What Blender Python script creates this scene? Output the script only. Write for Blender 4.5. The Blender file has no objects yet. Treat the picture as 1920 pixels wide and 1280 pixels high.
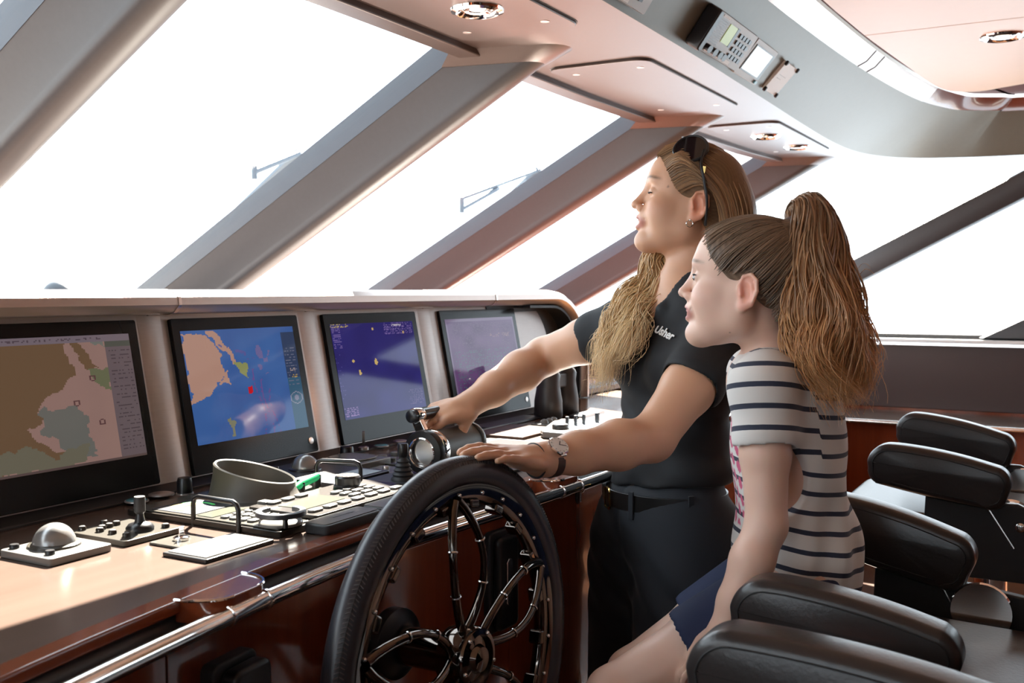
import bpy, bmesh, math, random
import numpy as np
from mathutils import Vector, Matrix

# ---------------------------------------------------------------- camera, sky, sun, exposure
S = bpy.context.scene
COL = S.collection
F_PX = 1950.0
YAW = math.radians(29.2)
PITCH = math.atan(95.0 / F_PX)
CAM = np.array([0.0, 0.0, 1.35])
FH = np.array([math.cos(YAW), math.sin(YAW), 0.0])
RT = np.array([math.sin(YAW), -math.cos(YAW), 0.0])
FW = FH * math.cos(PITCH) + np.array([0, 0, -math.sin(PITCH)])
UPV = np.cross(RT, FW)
cd = bpy.data.cameras.new('camera')
cd.sensor_width = 36.0
cd.lens = F_PX / 1920.0 * 36.0
cd.clip_start = 0.02
cam = bpy.data.objects.new('camera', cd)
COL.objects.link(cam)
cam.matrix_world = Matrix(((RT[0], UPV[0], -FW[0], CAM[0]), (RT[1], UPV[1], -FW[1], CAM[1]), (RT[2], UPV[2], -FW[2], CAM[2]), (0, 0, 0, 1)))
S.camera = cam
cd.dof.use_dof = True
cd.dof.focus_distance = 2.0
cd.dof.aperture_fstop = 8.0

W = bpy.data.worlds.new('sky')
S.world = W
W.use_nodes = True
bg = W.node_tree.nodes['Background']
bg.inputs[0].default_value = (0.80, 0.91, 1.0, 1)
bg.inputs[1].default_value = 4.2

sl = bpy.data.lights.new('sun', 'SUN')
sl.energy = 60.0
sl.angle = 0.009
sl.color = (1.0, 0.90, 0.78)
sun = bpy.data.objects.new('sun', sl)
COL.objects.link(sun)
SUN_DIR = Vector((-1.0, -0.555, -1.0)).normalized()
sun.rotation_euler = SUN_DIR.to_track_quat('-Z', 'Y').to_euler()
sun.location = (3, 6, 9)

S.view_settings.view_transform = 'Standard'
S.view_settings.look = 'None'
S.view_settings.gamma = 1.0
S.view_settings.use_curve_mapping = False
S.view_settings.exposure = 0.42

# ---------------------------------------------------------------- helpers
rnd = random.Random(7)
def V(*a): return np.array(a, float)
def ray(u, v): return FW + (u - 960) / F_PX * RT - (v - 640) / F_PX * UPV
def at(u, v, D): return CAM + ray(u, v) * D
def axp(u, v, i, val):
    d = ray(u, v)
    return CAM + d * ((val - CAM[i]) / d[i])
def onz(u, v, z): return axp(u, v, 2, z)
def ony(u, v, y): return axp(u, v, 1, y)
def onx(u, v, x): return axp(u, v, 0, x)
def unit(a):
    a = np.array(a, float)
    return a / (np.linalg.norm(a) + 1e-12)

MATS = {}
def mat(name, col, rough=0.5, metal=0.0, spec=0.5, coat=0.0, coat_rough=0.05, noise=None, bump=None, emis=None, estr=0.0, attr=None, sss=0.0, wave=None, sheen=0.0):
    """noise=(scale, amount, stretch) varies the colour; bump=(scale, strength, distance); wave=(scale,second colour,direction) is wood grain"""
    m = bpy.data.materials.new(name)
    m.use_nodes = True
    nt = m.node_tree
    b = nt.nodes['Principled BSDF']
    b.inputs['Base Color'].default_value = (*col, 1)
    b.inputs['Roughness'].default_value = rough
    b.inputs['Metallic'].default_value = metal
    b.inputs['Specular IOR Level'].default_value = spec
    b.inputs['Coat Weight'].default_value = coat
    b.inputs['Coat Roughness'].default_value = coat_rough
    b.inputs['Sheen Weight'].default_value = sheen
    if sss:
        b.inputs['Subsurface Weight'].default_value = sss
        b.inputs['Subsurface Radius'].default_value = (0.012, 0.004, 0.002)
        b.inputs['Subsurface Scale'].default_value = 1.0
    src = None
    tc = nt.nodes.new('ShaderNodeTexCoord')
    if attr:
        a = nt.nodes.new('ShaderNodeAttribute')
        a.attribute_name = attr
        src = a.outputs['Color']
    if wave:
        mp = nt.nodes.new('ShaderNodeMapping')
        mp.inputs['Scale'].default_value = wave[2]
        nt.links.new(tc.outputs['Object'], mp.inputs[0])
        n1 = nt.nodes.new('ShaderNodeTexNoise')
        n1.inputs['Scale'].default_value = wave[0]
        n1.inputs['Detail'].default_value = 6
        n1.inputs['Roughness'].default_value = 0.65
        nt.links.new(mp.outputs[0], n1.inputs['Vector'])
        cr = nt.nodes.new('ShaderNodeValToRGB')
        cr.color_ramp.elements[0].position = 0.32
        cr.color_ramp.elements[1].position = 0.68
        cr.color_ramp.elements[0].color = (*wave[1], 1)
        cr.color_ramp.elements[1].color = (*col, 1)
        nt.links.new(n1.outputs['Fac'], cr.inputs[0])
        src = cr.outputs[0]
    if noise:
        mp = nt.nodes.new('ShaderNodeMapping')
        mp.inputs['Scale'].default_value = noise[2] if len(noise) > 2 else (1, 1, 1)
        nt.links.new(tc.outputs['Object'], mp.inputs[0])
        n1 = nt.nodes.new('ShaderNodeTexNoise')
        n1.inputs['Scale'].default_value = noise[0]
        n1.inputs['Detail'].default_value = 5
        nt.links.new(mp.outputs[0], n1.inputs['Vector'])
        mr = nt.nodes.new('ShaderNodeMapRange')
        mr.inputs['From Min'].default_value = 0.25
        mr.inputs['From Max'].default_value = 0.75
        mr.inputs['To Min'].default_value = 1 - noise[1]
        mr.inputs['To Max'].default_value = 1 + noise[1]
        nt.links.new(n1.outputs['Fac'], mr.inputs[0])
        mx = nt.nodes.new('ShaderNodeVectorMath')
        mx.operation = 'SCALE'
        if src: nt.links.new(src, mx.inputs[0])
        else: mx.inputs[0].default_value = col
        nt.links.new(mr.outputs[0], mx.inputs['Scale'])
        src = mx.outputs[0]
    if src: nt.links.new(src, b.inputs['Base Color'])
    if bump:
        n2 = nt.nodes.new('ShaderNodeTexNoise')
        n2.inputs['Scale'].default_value = bump[0]
        n2.inputs['Detail'].default_value = 4
        nt.links.new(tc.outputs['Object'], n2.inputs['Vector'])
        bp = nt.nodes.new('ShaderNodeBump')
        bp.inputs['Strength'].default_value = bump[1]
        bp.inputs['Distance'].default_value = bump[2]
        nt.links.new(n2.outputs['Fac'], bp.inputs['Height'])
        nt.links.new(bp.outputs[0], b.inputs['Normal'])
    if estr:
        b.inputs['Emission Strength'].default_value = estr
        if emis == 'attr': nt.links.new(src, b.inputs['Emission Color']); 
        else: b.inputs['Emission Color'].default_value = (*emis, 1)
    MATS[name] = m
    return m

def glass_mat(name, tint, gloss):
    m = bpy.data.materials.new(name)
    m.use_nodes = True
    nt = m.node_tree
    nt.nodes.clear()
    o = nt.nodes.new('ShaderNodeOutputMaterial')
    mx = nt.nodes.new('ShaderNodeMixShader')
    t = nt.nodes.new('ShaderNodeBsdfTransparent')
    g = nt.nodes.new('ShaderNodeBsdfGlossy')
    t.inputs[0].default_value = (*tint, 1)
    g.inputs['Roughness'].default_value = 0.0
    mx.inputs[0].default_value = gloss
    nt.links.new(t.outputs[0], mx.inputs[1])
    nt.links.new(g.outputs[0], mx.inputs[2])
    nt.links.new(mx.outputs[0], o.inputs[0])
    MATS[name] = m
    return m

WO = {}          # world origin of every unrotated object, so that parts can be written in world coordinates
def tag(o, label=None, cat=None, group=None, kind=None):
    if label: o['label'] = label
    if cat: o['category'] = cat
    if group: o['group'] = group
    if kind: o['kind'] = kind
    return o
def thing(name, loc, label=None, cat=None, group=None, rot=None, kind=None):
    o = bpy.data.objects.new(name, None)
    o.empty_display_size = 0.05
    COL.objects.link(o)
    o.location = [float(x) for x in loc]
    WO[o.name] = np.array(loc, float)
    if rot is not None:
        o.rotation_euler = rot
        WO[o.name] = np.zeros(3)      # rotated things are written in their own coordinates
    return tag(o, label, cat, group, kind)

class MB:
    def __init__(s): s.v = []; s.f = []; s.m = []; s.mi = 0; s.smooth = []; s.sm = False
    def add(s, vs, fs, sm=None):
        b = len(s.v)
        s.v += [tuple(map(float, p)) for p in vs]
        for f in fs:
            s.f.append(tuple(b + i for i in f)); s.m.append(s.mi); s.smooth.append(s.sm if sm is None else sm)
        return s
    def box(s, c, d, ax=None):
        """c centre, d full sizes, ax optional 3 axes (rows)"""
        c = np.array(c, float); d = np.array(d, float) / 2
        A = np.eye(3) if ax is None else np.array(ax, float)
        vs = [c + A[0] * d[0] * i + A[1] * d[1] * j + A[2] * d[2] * k for i in (-1, 1) for j in (-1, 1) for k in (-1, 1)]
        return s.add(vs, [(0, 1, 3, 2), (4, 6, 7, 5), (0, 4, 5, 1), (2, 3, 7, 6), (0, 2, 6, 4), (1, 5, 7, 3)])
    def hexa(s, lo, hi):
        """lo, hi: four corners each, same winding"""
        n = len(lo)
        vs = list(lo) + list(hi)
        fs = [tuple(reversed(range(n))), tuple(range(n, 2 * n))] + [(i, (i + 1) % n, n + (i + 1) % n, n + i) for i in range(n)]
        return s.add(vs, fs)
    def sweep(s, prof, path, closed_prof=True, caps=True, frames=None, up=(0, 0, 1), sm=True, closed_path=False, scale=None):
        """prof: list of (a,b); path: points; frame from tangent and up: a along side, b along up-ish"""
        P = [np.array(p, float) for p in path]
        n = len(P); k = len(prof)
        vs = []
        for i, p in enumerate(P):
            if frames is not None: sd, u2 = frames[i]
            else:
                if closed_path: t = unit(P[(i + 1) % n] - P[i - 1])
                else: t = unit(P[min(i + 1, n - 1)] - P[max(i - 1, 0)])
                sd = unit(np.cross(t, up)); u2 = unit(np.cross(sd, t))
            q = 1 if scale is None else scale[i]
            for a, b in prof: vs.append(p + sd * a * q + u2 * b * q)
        fs = []
        for i in range(n if closed_path else n - 1):
            i2 = (i + 1) % n
            for j in range(k if closed_prof else k - 1):
                j2 = (j + 1) % k
                fs.append((i * k + j, i * k + j2, i2 * k + j2, i2 * k + j))
        s.add(vs, fs, sm)
        if caps and closed_prof and not closed_path:
            b = len(s.v) - len(vs)
            s.f.append(tuple(b + j for j in reversed(range(k)))); s.m.append(s.mi); s.smooth.append(False)
            s.f.append(tuple(b + (n - 1) * k + j for j in range(k))); s.m.append(s.mi); s.smooth.append(False)
        return s
    def tube(s, path, r, n=10, caps=True, closed_path=False, up=(0, 0, 1)):
        P = [np.array(p, float) for p in path]
        m = len(P)
        rr = [r] * m if np.isscalar(r) else r
        prof = [(math.cos(2 * math.pi * j / n), math.sin(2 * math.pi * j / n)) for j in range(n)]
        # parallel transport frames
        fr = []
        tp = None
        for i in range(m):
            t = unit(P[(i + 1) % m] - P[i - 1]) if closed_path else unit(P[min(i + 1, m - 1)] - P[max(i - 1, 0)])
            if tp is None:
                a = np.array(up, float)
                if abs(a @ t) > 0.95: a = np.array([1.0, 0.1, 0])
                sd = unit(np.cross(t, a))
            else:
                sd = unit(sd - t * (sd @ t))
            fr.append((sd, unit(np.cross(sd, t)))); tp = t
        return s.sweep(prof, P, caps=caps, frames=fr, closed_path=closed_path, scale=rr)
    def lathe(s, prof, c=(0, 0, 0), axis=(0, 0, 1), n=28, caps=True, sx=1.0):
        """prof: (r, h) list along axis"""
        ax_ = unit(axis); a = unit(np.cross(ax_, (0.3, 1, 0.2) if abs(ax_[1]) < 0.9 else (1, 0, 0))); b = np.cross(ax_, a)
        c = np.array(c, float)
        vs = []
        for r, h in prof:
            for j in range(n):
                t = 2 * math.pi * j / n
                vs.append(c + ax_ * h + (a * math.cos(t) * sx + b * math.sin(t)) * r)
        fs = [(i * n + j, i * n + (j + 1) % n, (i + 1) * n + (j + 1) % n, (i + 1) * n + j) for i in range(len(prof) - 1) for j in range(n)]
        b0 = len(s.v)
        s.add(vs, fs, True)
        if caps:
            s.f.append(tuple(b0 + j for j in reversed(range(n)))); s.m.append(s.mi); s.smooth.append(False)
            e = b0 + (len(prof) - 1) * n
            s.f.append(tuple(e + j for j in range(n))); s.m.append(s.mi); s.smooth.append(False)
        return s
    def sphere(s, c, r, n=16, m=10, ax=None, half=False):
        r = np.array([r] * 3 if np.isscalar(r) else r, float); c = np.array(c, float)
        A = np.eye(3) if ax is None else np.array(ax, float)
        vs = []
        rows = []
        for i in range(m + 1):
            ph = (math.pi / 2 if half else math.pi) * i / m
            row = []
            for j in range(n):
                t = 2 * math.pi * j / n
                l = V(math.sin(ph) * math.cos(t), math.sin(ph) * math.sin(t), math.cos(ph)) * r
                vs.append(c + l @ A)
        fs = [(i * n + j, (i + 1) * n + j, (i + 1) * n + (j + 1) % n, i * n + (j + 1) % n) for i in range(m) for j in range(n)]
        return s.add(vs, fs, True)
    def build(s, name, mats, parent=None, label=None, cat=None, group=None, kind=None, bevel=0, seg=2, sharp=40, local=False, origin=None, weld=True):
        vs = np.array(s.v, float)
        if parent is not None: org = WO[parent.name]
        elif local: org = np.zeros(3)
        elif origin is not None: org = np.array(origin, float)
        else: org = V((vs[:, 0].min() + vs[:, 0].max()) / 2, (vs[:, 1].min() + vs[:, 1].max()) / 2, vs[:, 2].min())
        me = bpy.data.meshes.new(name)
        me.from_pydata((vs - org).tolist(), [], s.f)
        if weld:
            bm = bmesh.new(); bm.from_mesh(me)
            bmesh.ops.remove_doubles(bm, verts=bm.verts, dist=1e-6)
            bmesh.ops.recalc_face_normals(bm, faces=bm.faces)
            bm.to_mesh(me); bm.free()
        for q in (mats if isinstance(mats, (list, tuple)) else [mats]): me.materials.append(MATS[q] if isinstance(q, str) else q)
        if len(me.polygons) == len(s.m):
            me.polygons.foreach_set('material_index', s.m)
            me.polygons.foreach_set('use_smooth', [bool(x) for x in s.smooth])
        else:
            me.polygons.foreach_set('use_smooth', [True] * len(me.polygons))
        if any(s.smooth) or len(me.polygons) != len(s.m): me.set_sharp_from_angle(angle=math.radians(sharp))
        o = bpy.data.objects.new(name, me)
        COL.objects.link(o)
        if parent is not None: o.parent = parent
        else: o.location = org
        WO[o.name] = org
        if bevel:
            md = o.modifiers.new('bevel', 'BEVEL'); md.width = bevel; md.segments = seg; md.limit_method = 'ANGLE'; md.angle_limit = math.radians(35)
            me.polygons.foreach_set('use_smooth', [True] * len(me.polygons))
            md.harden_normals = True
        return tag(o, label, cat, group, kind)

def copy_tree(o, parent=None):
    c = o.copy(); COL.objects.link(c); c.parent = parent
    for ch in o.children: copy_tree(ch, c)
    return c
def rrect(w, h, r, n=5):
    """rounded rectangle outline centred on the origin"""
    out = []
    for cx, cy, a0 in ((w / 2 - r, h / 2 - r, 0), (-w / 2 + r, h / 2 - r, 90), (-w / 2 + r, -h / 2 + r, 180), (w / 2 - r, -h / 2 + r, 270)):
        for i in range(n + 1):
            a = math.radians(a0 + 90 * i / n)
            out.append((cx + r * math.cos(a), cy + r * math.sin(a)))
    return out
def prism(mb, poly, o, ea, eb, en, h0, h1):
    """2-D outline poly extruded along en from h0 to h1, at origin o with axes ea, eb"""
    o, ea, eb, en = [np.array(x, float) for x in (o, ea, eb, en)]
    lo = [o + ea * a + eb * b + en * h0 for a, b in poly]
    hi = [o + ea * a + eb * b + en * h1 for a, b in poly]
    return mb.hexa(lo, hi)
def spline(pts, n=8):
    """Catmull-Rom through pts (any dimension)"""
    P = [np.array(p, float) for p in pts]
    P = [2 * P[0] - P[1]] + P + [2 * P[-1] - P[-2]]
    out = []
    for i in range(1, len(P) - 2):
        for k in range(n):
            t = k / n
            a, b, c, d = P[i - 1:i + 3]
            out.append(0.5 * (2 * b + (c - a) * t + (2 * a - 5 * b + 4 * c - d) * t * t + (3 * b - a - 3 * c + d) * t ** 3))
    out.append(P[-2])
    return out
def text_mesh(txt, size, o, ea, eb, name, m, parent, depth=0.0006, shear=0.0, bold=0.0):
    cu = bpy.data.curves.new(name, 'FONT'); cu.body = txt; cu.size = size; cu.extrude = depth; cu.align_x = 'CENTER'; cu.align_y = 'CENTER'; cu.shear = shear; cu.offset = bold
    to = bpy.data.objects.new(name + '_tmp', cu)
    me = bpy.data.meshes.new_from_object(to)
    bpy.data.objects.remove(to); bpy.data.curves.remove(cu)
    ea, eb = unit(ea), unit(eb); en = np.cross(ea, eb); o = np.array(o, float)
    org = WO[parent.name] if parent is not None else np.zeros(3)
    for v in me.vertices:
        c = v.co
        v.co = Vector(o + ea * c[0] + eb * c[1] + en * c[2] - org)
    me.name = name
    me.materials.clear(); me.materials.append(MATS[m])
    ob = bpy.data.objects.new(name, me); COL.objects.link(ob)
    if parent is not None: ob.parent = parent
    return ob
# ---------------------------------------------------------------- materials of the place
mat('soffit', (0.115, 0.080, 0.068), 0.31, 0.0, noise=(60, 0.03))
mat('fascia', (0.165, 0.155, 0.122), 0.36, 0.15, noise=(40, 0.03))
mat('outer_sky_tint', (0.055, 0.068, 0.09), 0.45)  # bluer than the pillars: sky light on their outer part, put into the colour
mat('pillar_paint', (0.055, 0.054, 0.058), 0.42, 0.0, spec=0.6, noise=(80, 0.04), bump=(400, 0.05, 0.0005))
mat('cream', (0.84, 0.60, 0.43), 0.35, 0.0, noise=(20, 0.015))
mat('mahogany', (0.23, 0.047, 0.015), 0.16, 0.0, coat=0.6, wave=(9, (0.11, 0.021, 0.007), (1.0, 1.0, 0.07)))
mat('mahogany_h', (0.23, 0.047, 0.015), 0.16, 0.0, coat=0.6, wave=(9, (0.11, 0.021, 0.007), (0.07, 1.0, 1.0)))
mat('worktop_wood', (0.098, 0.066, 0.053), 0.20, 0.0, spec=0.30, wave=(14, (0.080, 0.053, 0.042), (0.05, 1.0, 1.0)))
mat('chrome', (0.86, 0.85, 0.84), 0.06, 1.0)
mat('satin_metal', (0.62, 0.57, 0.54), 0.3, 0.85)
mat('pearl_trim', (0.60, 0.51, 0.47), 0.2, 0.85)
mat('dark_leather', (0.035, 0.028, 0.027), 0.42, 0.0, spec=0.5, bump=(260, 0.12, 0.001))
mat('dark_panel', (0.075, 0.048, 0.044), 0.30, 0.0)
mat('black_plastic', (0.012, 0.012, 0.014), 0.28)
mat('black_matte', (0.018, 0.018, 0.020), 0.55)
mat('floor_wood', (0.10, 0.045, 0.022), 0.3, wave=(6, (0.06, 0.024, 0.012), (1, 0.06, 1)))
mat('white_paint', (0.85, 0.84, 0.82), 0.35)
mat('lamp_glow', (1, 0.95, 0.85), 0.3, emis=(1.0, 0.9, 0.75), estr=2.0)
mat('deck_paint', (0.50, 0.47, 0.43), 0.6)
mat('steel', (0.72, 0.71, 0.70), 0.2, 1.0)
mat('blue_grey_gear', (0.30, 0.36, 0.42), 0.5)
mat('deck_gear_paint', (0.05, 0.065, 0.085), 0.5)
glass_mat('window_glass', (0.97, 0.98, 0.98), 0.035)
XL, XR, YB, ZT = -3.2, 6.1, -3.2, 2.05
VD = V(0.05, 1.0, -0.525)
def down(p, z): return np.array(p, float) + VD * ((p[2] - z) / 0.525)
ZB = 1.08           # sill level of the raked windscreen

# floor, back wall, left wall, roof
MB().box(((XL + XR) / 2, 0.2, -0.03), (XR - XL + 0.4, 7.2, 0.06)).build('floor', 'floor_wood', kind='structure')
m = MB()
m.box(((XL + XR) / 2, YB - 0.05, 1.2), (XR - XL, 0.1, 2.4))
m.build('wall_back', 'mahogany', kind='structure')

MB().box((2.5, 7.1, 0.17), (13.0, 7.0, 0.06)).build('floor_foredeck', 'deck_paint', kind='structure')
# ---- windscreen pillars: a deep fin with a rounded nose behind each raked joint
def fin_profile(w=0.115, depth=0.29, r=0.058):
    """half width at the glass, depth, nose radius; a = +X, b = towards the cabin (-Y)"""
    pts = [(-w, 0.0), (-w + 0.045, depth - 0.085)]
    for i in range(9):
        a = math.pi - math.pi * i / 8
        pts.append((0.046 * math.cos(a) - 0.022, depth - r + r * math.sin(a)))
    pts += [(0.02, depth - 0.085), (0.012, 0.0)]
    return pts
FINS = [(-2.6, 1.52, 0.29), (-1.15, 1.60, 0.29), (0.18, 1.63, 0.29), (1.50, 1.635, 0.29), (2.75, 1.645, 0.29), (4.12, 1.615, 0.28), (5.66, 1.50, 0.28)]
for i, (fx, fy, dp) in enumerate(FINS):
    prof = fin_profile(depth=dp)
    lo, hi = [], []
    rings = []
    for z in (ZT + 0.04, ZB):
        q = down((fx, fy, ZT), z)
        rings.append([q + V(a, -b, 0) for a, b in prof])
    m = MB(); m.sm = True
    m.hexa(rings[0], rings[1])
    root = m.build('trim_%d' % (i + 1), 'pillar_paint', kind='structure', sharp=30)
    oc = MB(); lo_, hi_ = [], []
    for z, rg in ((ZT + 0.04, lo_), (ZB, hi_)):
        q = down((fx, fy, ZT), z)
        for a, b in ((-0.117, 0.0), (-0.128, -0.135), (0.0, -0.135), (0.014, 0.0)): rg.append(q + V(a, -b, 0))
    oc.hexa(lo_, hi_); oc.build('outer_cover', 'outer_sky_tint', root)
    # nose flange where the fin meets the headliner
    q = V(fx, fy, ZT)
    f = MB(); f.sm = True
    pr2 = [(a * 1.5 + 0.004, b * 1.12 - 0.0) for a, b in prof]
    pr1 = [(a * 1.05, b * 1.02) for a, b in prof]
    f.hexa([q + V(a, -b, 0.004) for a, b in pr2], [down(q, ZT - 0.035) + V(a, -b, 0) for a, b in pr1])
    f.build('flange', 'soffit', root, sharp=30)
# ---- glass and tinted borders of each bay
BAYS = []
for i in range(len(FINS) - 1):
    (xa, ya, _), (xb, yb, _) = FINS[i], FINS[i + 1]
    A, B = V(xa + 0.014, ya + 0.006, ZT + 0.03), V(xb - 0.119, yb + 0.006, ZT + 0.03)
    if i == 5: pass
    m = MB()
    o = V(0, 0.012, 0.006)
    qa, qb = A, B
    da, db = down(A, ZB), down(B, ZB)
    m.hexa([qa, qb, db, da], [qa + o, qb + o, db + o, da + o])
    w = m.build('window_%d' % (i + 1), 'window_glass', kind='structure')

# ---- headliner: soffit along the windscreen, its header strip and its hatches
LOW = spline([(XL, 1.05), (2.3, 1.052), (3.57, 1.065), (4.6, 1.088), (5.1, 1.088), (5.45, 1.06), (5.69, 0.985), (5.84, 0.87), (5.93, 0.70), (6.0, 0.33), (6.03, -0.8), (6.03, YB)], 5)
UPP = spline([(XL, 0.90), (2.3, 0.915), (3.24, 0.903), (4.2, 0.858), (4.8, 0.805), (5.232, 0.745), (5.46, 0.685), (5.641, 0.602), (5.74, 0.45), (5.80, 0.30), (5.84, -0.8), (5.84, YB)], 5)
m = MB()
front = [(XL, 1.64), (0.5, 1.645), (2.0, 1.635), (3.4, 1.648), (4.2, 1.625), (5.1, 1.57), (5.7, 1.50), (XR + 0.05, 1.42)]
poly = [tuple(p) for p in LOW] + [(XR + 0.05, YB)] + list(reversed(front))
prism(m, poly, (0, 0, 0), (1, 0, 0), (0, 1, 0), (0, 0, 1), ZT, ZT + 0.04)
ceil = m.build('ceiling', 'soffit', kind='structure', origin=(0, 0, 0))
# header strip over the glass
m = MB()
hp = [V(x, y - 0.03, ZT - 0.006) for x, y in front[1:-1]]
m.sweep([(-0.035, -0.012), (0.035, -0.012), (0.035, 0.012), (-0.035, 0.012)], hp, sm=False)
m.build('header_strip', 'soffit', ceil, bevel=0.004)
def hatch(x0, x1, y0, y1, name='ceiling_panel'):
    m = MB()
    po = [(a + (x0 + x1) / 2, b + (y0 + y1) / 2) for a, b in rrect(x1 - x0, y1 - y0, 0.05)]
    prism(m, po, (0, 0, 0), (1, 0, 0), (0, 1, 0), (0, 0, 1), ZT - 0.008, ZT + 0.002)
    h = m.build(name, 'soffit', ceil, bevel=0.003)
    for sx in (x0 + 0.10, x1 - 0.10):
        for sy in (y0 + 0.06, y1 - 0.06):
            k = MB().lathe([(0.012, 0), (0.012, -0.001), (0.009, -0.0015)], (sx, sy, ZT - 0.008), n=12)
            k.build('panel_fastener', 'satin_metal', h)
hatch(1.62, 2.51, 1.19, 1.545); hatch(2.945, 3.89, 1.185, 1.525); hatch(4.30, 5.30, 1.155, 1.46)
# gap line frames round the hatches
for x0, x1, y0, y1 in ((1.62, 2.51, 1.19, 1.545), (2.945, 3.89, 1.185, 1.525), (4.30, 5.30, 1.155, 1.46)):
    m = MB()
    po = [(a + (x0 + x1) / 2, b + (y0 + y1) / 2) for a, b in rrect(x1 - x0 + 0.008, y1 - y0 + 0.008, 0.054)]
    prism(m, po, (0, 0, 0), (1, 0, 0), (0, 1, 0), (0, 0, 1), ZT - 0.0012, ZT + 0.001)
    m.build('panel_gap', 'black_matte', ceil)
def downlight(x, y, z, up_axis=1, parent=None, r=0.05, i=0, label=''):
    t = thing('downlight', (x, y, z), label, 'light', 'recessed ceiling downlights')
    MB().lathe([(r * 1.5, 0.001), (r * 1.45, -0.006), (r * 1.2, -0.010), (r * 1.05, -0.006), (r * 0.95, 0.006)], (x, y, z), n=32, caps=False).build('bezel', 'chrome', t)
    MB().lathe([(r * 1.0, 0.004), (r * 0.75, -0.004), (r * 0.55, -0.002), (r * 0.50, 0.003)], (x, y, z), n=32, caps=False).build('reflector', 'chrome', t)
    MB().lathe([(r * 0.55, 0.003), (r * 0.4, -0.001), (r * 0.1, -0.002)], (x, y, z), n=24).build('lens', 'lamp_glow', t)
downlight(2.229, 1.344, ZT - 0.008, r=0.045, label='chrome downlight in the taupe hatch above the windscreen, nearest the camera')
downlight(4.66, 1.303, ZT - 0.008, r=0.045, label="left of two chrome downlights above the woman's head")
downlight(5.075, 1.263, ZT - 0.008, r=0.045, label="right of two chrome downlights above the woman's head")
downlight(4.334, 0.32, 2.30, r=0.055, label='chrome downlight in the cream ceiling at top right')

# ---- fascia: the curved grey drop panel with the radios, then the pearl trim strip and the cream ceiling
def loft(mb, pa, za, pb, zb, n=1):
    vs = [V(*p, za) for p in pa] + [V(*p, zb) for p in pb]
    k = len(pa)
    mb.add(vs, [(i, i + 1, k + i + 1, k + i) for i in range(k - 1)], True)
m = MB(); loft(m, LOW, ZT + 0.0, UPP, 2.25); fo = m.build('fascia', 'fascia', ceil, sharp=60)
INN = []
for i, p in enumerate(UPP):
    t = unit(UPP[min(i + 1, len(UPP) - 1)] - UPP[max(i - 1, 0)])
    INN.append(p + V(t[1], -t[0]) * 0.075)
m = MB()
MID = [(a * 0.5 + b * 0.5) for a, b in zip(UPP, INN)]
U96 = [u * 0.96 + i_ * 0.04 for u, i_ in zip(UPP, INN)]
kx = min(range(len(UPP)), key=lambda j_: abs(UPP[j_][0] - 5.30))
loft(m, U96[:kx + 1], 2.246, MID[:kx + 1], 2.262); loft(m, MID[:kx + 1], 2.262, INN[:kx + 1], 2.30)
tr = m.build('cove_strip', 'pearl_trim', ceil, sharp=70)
mat('matte_wood', (0.10, 0.022, 0.014), 0.6, spec=0.2)
mat('wood_reflection', (0.20, 0.055, 0.03), 0.2, coat=0.5)  # red colour stands in for wood reflected in the glossy trim
m = MB(); loft(m, U96[kx:], 2.246, MID[kx:], 2.262); loft(m, MID[kx:], 2.262, INN[kx:], 2.30)
m.build('cove_strip', 'wood_reflection', ceil, sharp=70)
for xq in (4.28, 4.42):
    k = min(range(len(UPP)), key=lambda j: abs(UPP[j][0] - xq))
    # thin joint lines across the strip
    a, b, c = V(*(UPP[k] * 0.96 + INN[k] * 0.04), 2.245), V(*MID[k], 2.261), V(*INN[k], 2.299)
    MB().tube([a, b, c], 0.0022, 6).build('strip_joint', 'dark_panel', tr)
# wooden corner field and cream panels
m = MB()
po = [tuple(p) for p in INN] + [(XL, YB)]
prism(m, po, (0, 0, 0), (1, 0, 0), (0, 1, 0), (0, 0, 1), 2.315, 2.36)
m.build('ceiling_field', 'matte_wood', ceil)
cr = spline([(3.0, 0.815), (3.5, 0.80), (4.0, 0.775), (4.77, 0.71), (5.2, 0.67), (5.40, 0.615), (5.47, 0.50), (5.40, 0.36), (5.3, 0.1), (5.25, -0.6)], 4)
def cream(x0, x1):
    if x1 > 5:
        edge = [tuple(p) for p in cr if p[0] > x0]
        edge = [(x0, float(np.interp(x0, [3.0, 3.5, 4.0, 4.77], [0.815, 0.80, 0.775, 0.71])))] + edge
        po = edge + [(5.2, YB), (x0, YB)]
    else:
        xs = np.linspace(x0, x1, 6)
        po = [(x, float(np.interp(x, [-3.2, 3.0, 3.5, 4.0, 4.77], [0.80, 0.815, 0.80, 0.775, 0.71]))) for x in xs] + [(x1, YB), (x0, YB)]
    m = MB(); prism(m, po, (0, 0, 0), (1, 0, 0), (0, 1, 0), (0, 0, 1), 2.30, 2.32)
    m.build('ceiling_panel', 'cream', ceil, bevel=0.002)
SEAMS = [XL, -1.6, 0.2, 2.1, 4.07, 5.8]
for a, b in zip(SEAMS[:-1], SEAMS[1:]): cream(a + 0.002, b - 0.002)
MB().box(((XL + XR) / 2, -0.6, 2.44), (XR - XL + 0.5, 4.6, 0.1)).build('roof', 'white_paint', kind='structure')

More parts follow.
